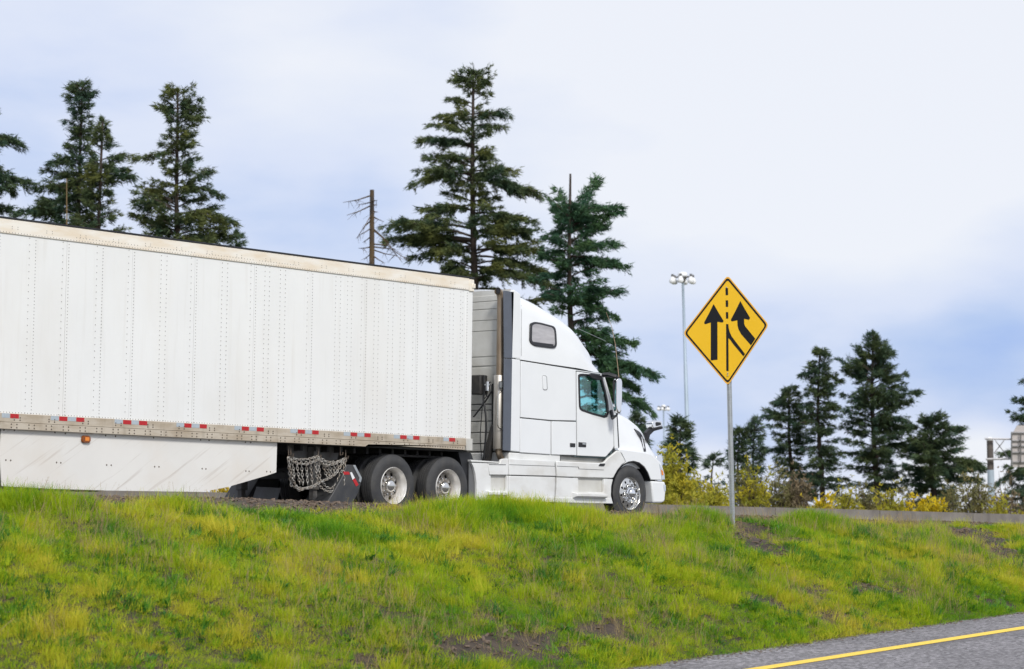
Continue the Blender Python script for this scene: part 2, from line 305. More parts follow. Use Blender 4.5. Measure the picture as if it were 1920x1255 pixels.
# ------------------------------------------------------------------ setting: terrain, roads, barrier
def ye(x): return min(-9.94+.0875*(x+8.53), -5.9)
def ze(x):
    s = x+8.53
    return -1.78+.0402*s if s < 22 else -1.78+.0402*22+.9*(1-math.exp(-(s-22)*.0402/.9))
CREST = [(0, 937), (60, 933), (110, 934), (200, 945), (300, 948), (335, 942), (450, 955), (600, 960), (700, 966), (760, 960), (830, 950), (950, 948), (1080, 956), (1150, 966), (1250, 970), (1310, 960), (1345, 968), (1372, 975), (1420, 970), (1460, 980), (1510, 970), (1560, 972), (1620, 980), (1700, 984), (1780, 990), (1850, 984), (1920, 989)]
RIDGE = [(0, 932), (200, 931), (400, 935), (600, 941), (750, 948), (850, 952), (1000, 957), (1185, 962), (1300, 966), (1480, 972), (1700, 978), (1920, 983)]
CRZ = [(lambda q: (q[0], q[2]-.075))(ony(a, b, -5.)) for a, b in CREST]; RDZ = [(lambda q: (q[0], q[2]))(ony(a, b, -3.1)) for a, b in RIDGE]
def zc(x): return interp(x, CRZ)
def zr(x): return interp(x, RDZ)
YC = -5.0
GULLY = [(tuple(ony(1398, 993, -5.35)[:2]), tuple(ony(1428, 1030, -6.1)[:2]), .38, .16), (tuple(ony(1790, 985, -5.1)[:2]), tuple(ony(1885, 1060, -6.7)[:2]), .48, .22), (tuple(ony(1462, 968, -4.6)[:2]), tuple(ony(1478, 985, -5.2)[:2]), .25, .1)]
def gully(x, y):
    s = 0
    for (ax, ay), (bx, by), wd, dp in GULLY:
        dx, dy = bx-ax, by-ay; t = max(0, min(1, ((x-ax)*dx+(y-ay)*dy)/(dx*dx+dy*dy))); d2 = (x-ax-t*dx)**2+(y-ay-t*dy)**2
        s += dp*math.exp(-d2/wd**2)*(1-.25*t)
    return s
def H(x, y):
    e, z0, z1 = ye(x), ze(x), zc(x)
    nz = mnoise.noise(Vector((x*.55, y*.8, 3)))*.10+mnoise.noise(Vector((x*1.7, y*1.9, 9)))*.045+mnoise.noise(Vector((x*5, y*5, 1)))*.014
    if y >= YC:
        if y > -3.1: t = min(1, (y+3.1)/1.3); h = zr(x)*(1-t*t*(3-2*t))-.02*t
        else: t = (y-YC)/(-3.1-YC); t = t*t*(3-2*t); h = z1*(1-t)+zr(x)*t
        return h+nz*(.25 if y < -2.2 else .0)*min(1, (-1.8-y) if y < -1.8 else 0)-gully(x, y)
    t = (y-e)/(YC-e)
    if t <= 0: return z0-.06+t*1.2
    p = t+.16*math.sin(math.pi*t)*(1-.3*t)
    return z0-.02+(z1-z0+.02)*p+nz*min(1, t*3)*1.0-gully(x, y)
def grid(xs, ys, fz):
    v = np.array([(x, y, fz(x, y)) for x in xs for y in ys]); n = len(ys)
    i = np.arange(len(xs)-1)[:, None]*n+np.arange(n-1)[None]; i = i.ravel()
    return v, np.stack([i, i+n, i+n+1, i+1], -1)
xs = np.concatenate([np.linspace(-70, -19, 50), np.arange(-18.8, 15, .12), np.linspace(15.3, 90, 90)])
ys = np.concatenate([np.linspace(-13.5, -11.4, 8), np.arange(-11.3, -1.5, .12)])
v, f = grid(xs, ys, H)
bank = fastmesh('embankment', v, f, M['soil'], smooth=True); tag(bank, kind='structure')
# ground under and beyond everything, reaching the horizon
prof = [(-3000, -4.9), (-45, -4.9), (-8, -4.9), (0, -1.2), (16, -.75), (60, -.7), (3000, -.7)]
gx = [-3000, -300, 0, 300, 3000]
v = [(x, y, z) for x in gx for y, z in prof]; n = len(prof)
g = fastmesh('ground', v, [(i*n+k, (i+1)*n+k, (i+1)*n+k+1, i*n+k+1) for i in range(len(gx)-1) for k in range(n-1)], M['farground']); tag(g, kind='structure')
# highway slab
mb = MB()
for a, b in zip(range(-200, 400, 50), range(-150, 450, 50)):
    mb.add([(a, -1.95, -.004), (b, -1.95, -.004), (b, 3, 0), (a, 3, 0)], [(0, 1, 2, 3)]); mb.add([(a, 3, 0), (b, 3, 0), (b, 19.5, -.16), (a, 19.5, -.16)], [(0, 1, 2, 3)])
    mb.add([(a, 19.5, -.16), (b, 19.5, -.16), (b, 19.6, -1), (a, 19.6, -1)], [(0, 1, 2, 3)])
hw = mb.build('highway_road', M['asphalt2']); tag(hw, kind='structure')
def strip(name, m, parent, a, b, dz, x0=-70, x1=90, st=1.):
    """band on the ramp between offsets a and b (metres to the right of its left edge)"""
    X = np.arange(x0, x1, st); v = []
    for x in X:
        for off in (a, b): v.append((x+off*sin(R(5)), ye(x)-off*cos(R(5)), ze(x)+dz))
    i = np.arange(len(X)-1)*2
    return fastmesh(name, np.array(v), np.stack([i, i+1, i+3, i+2], -1), m, parent)
rp_ = strip('ramp_road', M['asphalt'], None, -.12, 34, 0); tag(rp_, kind='structure')
ln = strip('edge_line', M['linepaint'], rp_, 1.30, 1.53, .006, st=.5); ln['label'] = 'solid yellow line along the left edge of the ramp'

bar = thing('concrete_barrier', 'long low grey concrete barrier across the highway behind the truck', 'barrier', (0, 17, -.14))
jp = [(.0, -.30), (.0, -.22), (.07, -.17), (.30, -.09), (.80, -.075), (.80, .075), (.30, .09), (.07, .17), (0, .22), (0, .30)]
segm = MB(); Ls = 6.05
segm.add([(0, 17+b_, -.14+a_) for a_, b_ in jp]+[(Ls, 17+b_, -.14+a_) for a_, b_ in jp], [tuple(range(10)), tuple(range(19, 9, -1))]+[(i, i+1, i+11, i+10) for i in range(9)])
s0 = segm.build('barrier_segment', M['concrete'], bar, bevel=.012)
for k in range(-3, 17):
    s_ = s0 if k == -3 else s0.copy()
    if k > -3: sc.collection.objects.link(s_); s_.parent = bar
    s_.location = (k*6.1+2.9, rnd.uniform(-.01, .01), rnd.uniform(-.006, .006))

# ------------------------------------------------------------------ ground cover (uncountable: stuff)
def bare(x, y):
    """how bare the bank is at a point, 0 to 1: erosion gullies and worn patches"""
    s = gully(x, y)*8
    for px, py, wx, wy in BARE:
        s += .95*math.exp(-(((x-px)/wx)**2+((y-py)/wy)**2))
    s += mnoise.noise(Vector((x*1.1, y*1.5, 20)))*.45-.16+mnoise.noise(Vector((x*3.4, y*4.2, 40)))*.8
    return s
def onH(px, py):
    d = ray(px, py); lo = None
    for t in np.arange(15, 60, .05):
        p = CAM+d*t
        if p[2] < H(p[0], p[1]): return p
    return CAM+d*38
BARE = []
for px, py, a, b in ((1395, 1000, .6, .4), (1420, 1020, .5, .35), (1445, 1036, .35, .2), (1825, 1015, .7, .4), (1870, 1045, .6, .4), (1490, 968, .5, .3), (1400, 1003, .5, .35), (1375, 985, .35, .3), (1440, 1035, .3, .25), (1800, 1000, .7, .45), (1840, 1030, .7, .5), (1900, 1060, .6, .5), (1535, 1112, .45, .2), (1640, 1102, .7, .22), (1440, 1132, .4, .28), (1335, 1162, .5, .22),
                     (1010, 1205, .8, .4), (1130, 1180, .9, .4), (930, 1215, .6, .35), (900, 1156, .3, .2), (850, 1225, .4, .25), (1540, 1160, .35, .15), (1850, 1125, .5, .2), (700, 1240, .3, .2), (1480, 975, .5, .3)):
    q = onH(px, py); BARE.append((q[0], q[1], a*(.95 if 880 < px < 1200 else 1.2), b*(.85 if 880 < px < 1200 else 1.1)))
def tuft(name, n, rad, h0, h1, wd, lean, m, seg=3, curl=.5, tip=.15):
    """a clump of bent, tapering blades"""
    vs_, fs = [], []
    for _ in range(n):
        a = rnd.uniform(0, 6.283); q = rad*math.sqrt(rnd.random()); bx, by = q*cos(a), q*sin(a); h = rnd.uniform(h0, h1); az = rnd.gauss(a, 1.2); ln_ = lean*rnd.uniform(.2, 1.2); sx, sy = -sin(az+rnd.uniform(-.8, .8)), cos(az+rnd.uniform(-.8, .8))
        b = len(vs_)
        for k in range(seg+1):
            t = k/seg; o = ln_*h*(t*.4+curl*t*t); wk = wd*(1-t*(1-tip))*(.6+1.2*t*(1-t)*2 if wd > .012 else 1)
            X, Y, Z = bx+cos(az)*o, by+sin(az)*o, h*(t-.25*ln_*t*t)-.015
            vs_ += [(X-sx*wk/2, Y-sy*wk/2, Z), (X+sx*wk/2, Y+sy*wk/2, Z)]
        fs += [(b+2*k, b+2*k+1, b+2*k+3, b+2*k+2) for k in range(seg)]
    me = bpy.data.meshes.new(name); me.from_pydata(vs_, [], fs); me.materials.append(m)
    return bpy.data.objects.new(name, me)
def chip_proto(k):
    bm = bmesh.new(); bmesh.ops.create_cube(bm, size=1)
    for q in bm.verts: q.co = Vector((q.co.x*rnd.uniform(.04, .09), q.co.y*rnd.uniform(.015, .035), q.co.z*.012+.004))
    me = bpy.data.meshes.new('chip'); bm.to_mesh(me); bm.free(); me.materials.append(M['chip']); return bpy.data.objects.new('chip', me)
def scatter(name, protos, pts, rots, scl, kind, tint, label=None, cat=None):
    """one object: instances protos on points with stored rotation, scale, kind and tint"""
    col = bpy.data.collections.new(name+'_kinds')
    for i, p in enumerate(protos): p.name = '%s_kind_%02d' % (name, i); col.objects.link(p)
    me = bpy.data.meshes.new(name); me.vertices.add(len(pts)); me.vertices.foreach_set('co', np.asarray(pts, np.float32).ravel())
    for nm, ty, arr, fld in (('rot', 'FLOAT_VECTOR', rots, 'vector'), ('scl', 'FLOAT', scl, 'value'), ('kind_index', 'INT', kind, 'value'), ('tint', 'FLOAT', tint, 'value')):
        at = me.attributes.new(nm, ty, 'POINT'); at.data.foreach_set(fld, np.asarray(arr, np.int32 if ty == 'INT' else np.float32).ravel())
    o = bpy.data.objects.new(name, me); sc.collection.objects.link(o)
    ng = bpy.data.node_groups.new(name, 'GeometryNodeTree'); ng.interface.new_socket('Geometry', in_out='INPUT', socket_type='NodeSocketGeometry'); ng.interface.new_socket('Geometry', in_out='OUTPUT', socket_type='NodeSocketGeometry')
    gi = ng.nodes.new('NodeGroupInput'); go = ng.nodes.new('NodeGroupOutput'); ip = ng.nodes.new('GeometryNodeInstanceOnPoints'); ci = ng.nodes.new('GeometryNodeCollectionInfo')
    ci.inputs['Collection'].default_value = col; ci.inputs['Separate Children'].default_value = True; ci.inputs['Reset Children'].default_value = True
    def att(nm, ty):
        a = ng.nodes.new('GeometryNodeInputNamedAttribute'); a.data_type = ty; a.inputs['Name'].default_value = nm; return a.outputs['Attribute']
    lk = ng.links.new; lk(gi.outputs[0], ip.inputs['Points']); lk(ci.outputs[0], ip.inputs['Instance']); ip.inputs['Pick Instance'].default_value = True
    lk(att('kind_index', 'INT'), ip.inputs['Instance Index']); lk(att('rot', 'FLOAT_VECTOR'), ip.inputs['Rotation']); lk(att('scl', 'FLOAT'), ip.inputs['Scale']); lk(ip.outputs[0], go.inputs[0])
    md = o.modifiers.new('scatter', 'NODES'); md.node_group = ng
    return tag(o, label, cat, kind='stuff')
# turf: protos 0-3 fine turf, 4-5 taller lush clumps
turf = [tuft('t', 60, .15, .025, .09, .0048, 1.3, M['blade']) for _ in range(4)]+[tuft('t', 80, .13, .09, .21, .0055, .8, M['blade']) for _ in range(3)]
weeds = [tuft('w', 15, .05, .05, .11, .024, 1.6, M['weed'], curl=.3) for _ in range(3)]+[tuft('w', 44, .09, .07, .17, .010, .9, M['weed']) for _ in range(2)]
straws = [tuft('s', 9, .10, .16, .38, .003, .5, M['straw'], tip=.8) for _ in range(3)]
P, Rt, S, K, T = [], [], [], [], []; P2, R2, S2, K2, T2 = [], [], [], [], []; P3, R3, S3, K3, T3 = [], [], [], [], []; P4, R4, S4, K4, T4 = [], [], [], [], []
LUSH = [(onH(px, py), r_) for px, py, r_ in ((1320, 975, .5), (1395, 978, .4), (1500, 985, .6), (1560, 990, .5), (1850, 985, .5), (60, 945, .5), (100, 950, .4), (960, 960, 1.0), (830, 975, .7), (1060, 975, .6), (330, 955, .5), (620, 1010, .5), (1700, 985, .8))]
def noise3(x, y, s, o): return mnoise.noise(Vector((x*s, y*s, o)))
NT = 44000
for _ in range(NT):
    x = rg.uniform(-19, 14.5); e = ye(x); y = rg.uniform(e-.03+.14*noise3(x, 0, 2.1, 90), -4.15)
    if x < -12 and y > -4.6: continue
    b = bare(x, y)
    back = y > -4.75
    if back and rg.random() < .8+.5*noise3(x, y, 1.3, 70): continue
    if rg.random() < min(.93, (b-.2)*2.4): 
        if rg.random() < .25: P4.append((x, y, H(x, y))); R4.append((rg.uniform(-.5, .5), rg.uniform(-.5, .5), rg.uniform(0, 6.28))); S4.append(rg.uniform(.5, 1.5)); K4.append(rg.integers(0, 5)); T4.append(rg.random())
        continue
    g1 = noise3(x, y, .38, 5); g2 = noise3(x, y, 1.2, 8); g3 = noise3(x, y, 3.1, 2)
    lush = sum(math.exp(-((x-q[0])**2+((y-q[1])*1.6)**2)/r_**2) for q, r_ in LUSH)
    tall = lush > .45 and rg.random() < .5 or (g3 > .2 and rg.random() < .22)
    tint = min(1, max(0, .52+g1*.6+g2*.35+g3*.35+rg.normal()*.2-.28*min(1, lush)-(.04 if y < e+.8 else 0)))
    P.append((x, y, H(x, y))); Rt.append((rg.normal()*.18+.12, rg.normal()*.18, rg.uniform(0, 6.28))); S.append(rg.uniform(.65, 1.2)*(1+.35*g2)*(1+.35*min(1, lush) if tall else 1)); K.append(rg.integers(4, 7) if tall else rg.integers(0, 4)); T.append(tint)
for _ in range(13000):
    x = rg.uniform(-19, 14.5); e = ye(x); y = rg.uniform(e+.1, -4.7); g1 = noise3(x, y, .9, 31)
    if g1+rg.normal()*.25 < .06 or bare(x, y) > .55: continue
    P2.append((x, y, H(x, y))); R2.append((rg.normal()*.15, rg.normal()*.15, rg.uniform(0, 6.28))); S2.append(rg.uniform(.6, 1.35)); K2.append(rg.choice(5, p=(.22, .22, .22, .17, .17))); T2.append(min(1, max(0, .4+rg.normal()*.28)))
for _ in range(7500):
    x = rg.uniform(-19, 14.5); e = ye(x); y = rg.uniform(e+.1, -4.7); g1 = noise3(x, y, .5, 55)
    if g1+rg.normal()*.18 < .10: continue
    P3.append((x, y, H(x, y))); R3.append((rg.normal()*.2, rg.normal()*.2, rg.uniform(0, 6.28))); S3.append(rg.uniform(.5, 1.1)); K3.append(rg.integers(0, 3)); T3.append(rg.random())
for _ in range(1500):      # grit along the ramp edge
    x = rg.uniform(-12, 12); y = ye(x)-abs(rg.normal())*.16+.05
    P4.append((x, y, ze(x)+.006)); R4.append((0, 0, rg.uniform(0, 6.28))); S4.append(rg.uniform(.25, .6)); K4.append(rg.integers(0, 5)); T4.append(rg.random())
for _ in range(9000):      # bark mulch on the strip behind the grass crest
    x = rg.uniform(-16, 14); y = rg.uniform(-4.9, -2.2)
    P4.append((x, y, H(x, y))); R4.append((rg.uniform(-.5, .5), rg.uniform(-.5, .5), rg.uniform(0, 6.28))); S4.append(rg.uniform(.5, 1.3)); K4.append(rg.integers(0, 5)); T4.append(rg.random())
scatter('grass', turf, P, Rt, S, K, T, 'yellow-green spring grass covering the sloping bank', 'grass')
scatter('weeds', weeds, P2, R2, S2, K2, T2, 'darker green leafy weeds scattered through the grass bank', 'weeds')
scatter('dry_stalks', straws, P3, R3, S3, K3, T3, 'thin tan dry stalks standing among the grass', 'dry grass')
scatter('bark_mulch', [chip_proto(k) for k in range(5)], P4, R4, S4, K4, T4, 'brown bark chips on bare soil along the highway shoulder', 'bark chips')
# sparse grass on the unseen stretches of the bank, so that it stays green beyond the frame
P, Rt, S, K, T = [], [], [], [], []
for _ in range(9000):
    x = rg.uniform(14.5, 60) if rg.random() < .6 else rg.uniform(-45, -19); e = ye(x); y = rg.uniform(e, -4.3)
    P.append((x, y, H(x, y))); Rt.append((rg.normal()*.2, rg.normal()*.2, rg.uniform(0, 6.28))); S.append(rg.uniform(1.4, 2.4)); K.append(rg.integers(0, 7)); T.append(min(1, max(0, .5+noise3(x, y, .4, 5)+rg.normal()*.15)))
turf2 = [bpy.data.objects.new('t', o.data) for o in turf]
scatter('roadside_grass', turf2, P, Rt, S, K, T, 'grass on the far stretches of the same bank', 'grass')

# ------------------------------------------------------------------ trees
RV = np.array([sin(YAW), -cos(YAW), 0.]); FV = np.array([cos(YAW), sin(YAW), 0.]); ZV = np.array([0, 0, 1.])
def sprays(C, D, S, k, spread, wd):
    """k slender triangles of needles per twig point C, heading roughly along D"""
    C = np.repeat(C, k, 0); D = np.repeat(D, k, 0); S = np.repeat(S, k); n = len(C)
    d = D+rg.normal(size=(n, 3))*spread; d[:, 2] -= .12; d /= np.linalg.norm(d, axis=1, keepdims=True)
    p = np.cross(d, rg.normal(size=(n, 3))); p /= np.linalg.norm(p, axis=1, keepdims=True)+1e-9
    ln_ = S*rg.uniform(.6, 1.15, n); c = C+rg.normal(size=(n, 3))*(S*.22)[:, None]
    a = c-p*(S*wd/2)[:, None]; b = c+p*(S*wd/2)[:, None]; t = c+d*ln_[:, None]
    return np.stack([a, b, t], 1).reshape(-1, 3), np.arange(3*n).reshape(-1, 3)
def conifer(name, label, base_px, top_px, top_py, dist, prof, m, trunk_w, gap=.2, dens=1., extra=(), spacing=.5, clump=.34, bare_top=0., droop=.35, up=.25, zmin=-1., group='conifers standing beyond the highway'):
    """prof: (picture row, left reach, right reach) of the crown in photo pixels; it becomes radii in metres at that height"""
    hz = 997+.0124*(base_px-960); pm = dist/FPX
    B = dep(base_px, hz, dist); B[2] = -.7; T = dep(top_px, top_py, dist); Hh = T[2]-B[2]
    root = thing(name, label, 'tree', tuple(B), group)
    def axis(z): t = (z-B[2])/Hh; return B+(T-B)*t+RV*.12*math.sin(t*7)
    def row2z(py): return dep(base_px, py, dist)[2]
    pr = [(row2z(py), max(.15, (base_px+(top_px-base_px)*min(1, (hz-py)/(hz-top_py))-l)*pm), max(.15, (r_-(base_px+(top_px-base_px)*min(1, (hz-py)/(hz-top_py))))*pm)) for py, l, r_ in prof]
    pr.sort(); pz = [q[0] for q in pr]; z0 = max(pz[0], zmin) if pz[0] > B[2]+.5 else B[2]+.8; z1 = pz[-1]
    tr = MB(); rt = trunk_w*pm/2
    tr.tube([axis(B[2]+Hh*t) for t in np.linspace(0, 1, 14)], [rt*(1.25-1.12*t)+.03 for t in np.linspace(0, 1, 14)], 8)
    tr.build('trunk', M['bark'] if 'snag' not in name else M['snag'], root, smooth=True)
    C, D, S = [], [], []; wood = MB()
    def bough(A, az, Lh, rise, dr, upturn, fine=1.):
        h = RV*cos(az)+FV*sin(az); n_ = np.cross(ZV, h); k = max(4, int(Lh/.9)+2)
        bend = rg.normal()*.16
        pts = [A+h*Lh*t+n_*Lh*bend*t*t+ZV*Lh*(rise*t-dr*t*t+upturn*max(0, t-.65)**2*4) for t in np.linspace(0, 1, k)]
        wood.tube(pts, [max(.02, .028*Lh**.7*(1-.85*t)+.012) for t in np.linspace(0, 1, k)], 3, cap=False)
        pts = np.array(pts); Lp = float(np.linalg.norm(np.diff(pts, axis=0), axis=1).sum()); nt_ = int((Lp/.24)*dens*fine)+3; Lt = max(Lh, Lp*.7)
        for t in np.sort(rg.uniform(.12 if Lh < 2.5 else .24, 1, nt_)):
            q = t*(k-1); i = min(int(q), k-2); p = pts[i]+(pts[i+1]-pts[i])*(q-i); d0 = pts[i+1]-pts[i]; d0 = d0/np.linalg.norm(d0)
            tl = min(1.5, Lt*.30)*(1.15-.75*t)*rg.uniform(.5, 1.2)+.18; sd = rg.choice((-1, 1)); an = rg.uniform(.5, 1.25)
            d = d0*cos(an)+n_*sd*sin(an)-ZV*rg.uniform(-.15, .55); d = d/np.linalg.norm(d); m_ = max(1, int(tl/(clump*.6)))
            for j in range(m_):
                s_ = (j+.6)/m_*tl; C.append(p+d*s_-ZV*.14*s_*s_); D.append(d+d0*.5); S.append(clump*rg.uniform(.65, 1.25))
    z = z0
    while z < z1:
        rel = (z-z0)/(z1-z0)
        lr = interp(z, [(a, b) for a, b, _ in pr]); rr = interp(z, [(a, c) for a, _, c in pr])
        nb = int(rg.integers(2, 6)); ph = rg.uniform(0, 6.28)
        for i in range(nb):
            if rg.random() < gap: continue
            az = ph+6.283*i/nb+rg.normal()*.25; c_ = cos(az); Rr = rr*max(0, c_)**1+lr*max(0, -c_)+.5*(lr+rr)*(1-abs(c_)); Rr *= rg.uniform(.38, 1.0)**.8*1.08
            if Rr < .12: continue
            u_ = up+.55*rel**2
            bough(axis(z+rg.normal()*.12), az, Rr, u_+rg.normal()*.06, droop*(1-.5*rel)+rg.normal()*.05, .25*(1-rel))
        z += spacing*rg.uniform(.7, 1.3)*(1-.45*rel)
    for ay, tx, ty, az in extra:     # single boughs that stand out of the outline
        A = axis(row2z(ay)); Tt = dep(tx, ty, dist); dx = (Tt-A)@RV; s_ = abs(dx)/max(.3, abs(cos(az))); rise = (Tt[2]-A[2])/s_
        bough(A, az if dx > 0 else math.pi-az, s_, rise+droop*.55, droop*.55, 0, 1.7)
    if not bare_top:
        for t in np.linspace(0, 1, 14):  # leader
            C.append(axis(z1)*(1-t)+T*t); D.append(ZV*.8+rg.normal(size=3)*.25); S.append(clump*.8)
    C = np.array(C); D = np.array(D); S = np.array(S); dn = np.linalg.norm(D, axis=1, keepdims=True); D = D/(dn+1e-9)
    v, f = sprays(C, D, S, 12, .42, .2)
    cr_ = fastmesh('crown', v, f, m, root); w_ = tag(wood.build('limbs', M['bark'], root), kind='stuff')
    return root
T_FIR, T_LEAN = 'douglas_fir', 'conifer_tree'
conifer(T_FIR, 'dark conifer cut by the left edge of the photo, only bough tips in view', -62, -70, 110, 150,
        [(130, -80, -60), (250, -150, 0), (300, -150, 20), (345, -170, 45), (420, -180, 25), (600, -200, 30), (800, -190, 40)], M['needles_dark'], 22, .15,
        extra=[(240, 40, 268, .15), (325, 64, 345, .1), (300, 20, 350, .4), (385, 14, 388, .2), (262, 12, 262, .3)])
conifer(T_FIR, 'slim dark conifer with a crooked tip, left one of the touching pair above the trailer', 148, 152, 158, 150,
        [(160, 140, 160), (185, 122, 176), (200, 118, 180), (228, 114, 178), (255, 122, 172), (300, 112, 178), (320, 88, 180), (350, 70, 190), (385, 80, 200), (410, 60, 200), (470, 60, 210), (650, 50, 220), (900, 70, 210)],
        M['needles_dark'], 13, .12, 1.15, extra=[(300, 90, 306, .2), (352, 68, 350, .1), (392, 36, 402, .1), (160, 133, 157, .2), (375, 80, 378, .3)])
conifer(T_FIR, 'bushy dark conifer, shorter right one of the touching pair above the trailer', 184, 190, 224, 147,
        [(228, 182, 198), (250, 172, 206), (275, 170, 214), (300, 165, 222), (325, 160, 238), (345, 150, 236), (375, 150, 226), (410, 140, 240), (470, 120, 250), (650, 110, 260), (900, 120, 250)],
        M['needles_olive'], 13, .08, 1.2, extra=[(300, 240, 288, .3), (332, 250, 330, .2), (322, 236, 315, .4)])
conifer(T_FIR, 'open-crowned conifer with a long bare bough to the left, standing alone over the trailer roof', 344, 331, 171, 150,
        [(172, 310, 345), (190, 305, 365), (205, 300, 380), (220, 305, 370), (232, 308, 365), (260, 308, 372), (285, 300, 375), (300, 300, 370), (325, 305, 390), (345, 300, 380), (365, 260, 400), (390, 252, 405), (420, 250, 425), (445, 262, 430), (480, 250, 440), (650, 230, 460), (900, 240, 450)],
        M['needles_olive'], 15, .16, 1.1, extra=[(288, 254, 296, .1), (205, 294, 200, .1), (203, 382, 203, .2), (222, 384, 220, .15), (350, 412, 362, .2), (360, 392, 318, .3), (400, 436, 412, .1), (390, 246, 372, .3), (170, 308, 178, .1), (450, 430, 440, .4), (440, 250, 400, .3)])
conifer(T_FIR, 'little conifer tip just clearing the trailer roof', 443, 442, 438, 200,
        [(438, 440, 444), (450, 435, 452), (470, 430, 458), (600, 420, 470), (900, 410, 480)], M['needles_dark'], 9, .1, clump=.5, spacing=.9)
conifer(T_FIR, 'tallest conifer in view, wide open crown of layered boughs behind the trailer front', 902, 885, 137, 155,
        [(138, 875, 892), (150, 845, 920), (165, 850, 925), (180, 860, 925), (195, 845, 930), (215, 830, 945), (240, 840, 945), (262, 800, 930), (290, 850, 935), (330, 800, 950), (365, 830, 960), (400, 800, 990), (440, 745, 1000), (480, 780, 1005), (510, 820, 1010), (545, 850, 1030), (620, 800, 1050), (800, 790, 1040)],
        M['needles_olive'], 18, .19, 1.15, spacing=.68, bare_top=0,
        extra=[(150, 843, 152, .1), (155, 921, 153, .2), (195, 842, 183, .3), (215, 819, 218, .15), (214, 955, 212, .1), (236, 948, 236, .2), (272, 787, 262, .1), (278, 808, 255, .3), (285, 935, 300, .3), (325, 772, 342, .08), (330, 786, 318, .25), (300, 822, 290, .4), (322, 965, 318, .2), (330, 1012, 365, .12), (338, 1000, 356, .3), (395, 790, 388, .2), (385, 800, 402, .3),
               (430, 730, 420, .08), (450, 734, 448, .15), (455, 745, 440, .35), (462, 776, 482, .2), (400, 1005, 412, .2), (420, 990, 440, .35), (435, 1005, 430, .1), (470, 1010, 470, .3), (480, 1030, 505, .15), (500, 1035, 530, .25), (505, 830, 500, .1), (520, 850, 512, .3)])
conifer(T_FIR, 'conifer with a bare broken top and a second leader, right of the tallest one', 1082, 1067, 326, 148,
        [(392, 1050, 1090), (405, 1035, 1110), (430, 1025, 1135), (450, 1030, 1140), (480, 1015, 1140), (520, 1010, 1150), (550, 1000, 1150), (590, 1030, 1150), (640, 1060, 1160), (680, 1060, 1190), (720, 1070, 1195), (780, 1040, 1200), (840, 1040, 1190)],
        M['needles_green'], 15, .2, 1.15, bare_top=1,
        extra=[(430, 1046, 352, 1.0), (420, 1110, 330, .9), (420, 1100, 350, .9), (425, 1122, 375, .7), (425, 1040, 370, .9), (400, 1158, 385, .2), (425, 1160, 395, .3), (435, 1135, 420, .3), (470, 1160, 452, .2), (480, 1166, 500, .25), (500, 1160, 490, .4), (545, 1155, 545, .2), (570, 1160, 592, .2), (555, 1130, 570, .4),
               (470, 1005, 480, .3), (520, 1000, 520, .2), (430, 1020, 440, .4), (660, 1228, 702, .12), (680, 1215, 690, .3), (700, 1220, 766, .15), (690, 1195, 725, .3), (640, 1180, 640, .3), (640, 1150, 620, .4), (560, 1015, 550, .3)])
conifer(T_FIR, 'small dark conifer seen over the truck bonnet', 1198, 1194, 778, 175,
        [(782, 1188, 1200), (810, 1180, 1210), (850, 1170, 1222), (900, 1160, 1230)], M['needles_far'], 9, .12, clump=.5)
conifer(T_FIR, 'dark conifer behind the yellow shrubs, crossed by the tall lamp pole', 1278, 1276, 790, 190,
        [(792, 1268, 1284), (810, 1255, 1298), (840, 1248, 1305), (870, 1245, 1310), (910, 1240, 1315), (950, 1240, 1315)], M['needles_dark'], 8, .08, 1.1, clump=.55)
conifer(T_FIR, 'short wispy conifer between the lamp pole and the sign post', 1338, 1336, 858, 190,
        [(860, 1325, 1345), (880, 1318, 1358), (905, 1316, 1366), (930, 1325, 1362), (955, 1325, 1360)], M['needles_far'], 5, .3, .7, clump=.5, spacing=.9)
conifer(T_FIR, 'narrow dark conifer right beside the sign post', 1388, 1385, 808, 195,
        [(810, 1378, 1392), (835, 1372, 1400), (870, 1370, 1402), (910, 1372, 1405), (960, 1370, 1405)], M['needles_dark'], 6, .12, clump=.5)
conifer(T_FIR, 'thin pointed conifer with sparse tiers, second to the right of the sign post', 1417, 1414, 788, 195,
        [(790, 1408, 1420), (812, 1402, 1432), (835, 1404, 1440), (860, 1398, 1434), (900, 1400, 1440), (960, 1400, 1440)], M['needles_far'], 6, .28, .9, clump=.5)
conifer(T_FIR, 'conifer with a bent tip, shortest of the three grouped pointed ones on the right', 1492, 1478, 732, 185,
        [(734, 1470, 1490), (748, 1462, 1500), (768, 1450, 1505), (790, 1438, 1515), (820, 1450, 1520), (850, 1440, 1525), (880, 1445, 1530), (920, 1455, 1535), (960, 1450, 1540)], M['needles_dark'], 9, .0, 1.35, spacing=.42,
        extra=[(785, 1432, 780, .1), (760, 1450, 755, .3), (840, 1440, 845, .2)])
conifer(T_FIR, 'slender conifer with flat spaced tiers, middle of the three tall ones on the right', 1541, 1535, 658, 182,
        [(660, 1526, 1552), (685, 1520, 1562), (705, 1505, 1572), (730, 1515, 1572), (760, 1505, 1585), (800, 1500, 1590), (840, 1500, 1595), (880, 1490, 1590), (930, 1490, 1590)], M['needles_dark'], 9, .12, 1.15, spacing=.44,
        extra=[(696, 1500, 704, .1), (660, 1525, 658, .1), (700, 1578, 712, .2), (750, 1585, 770, .2)])
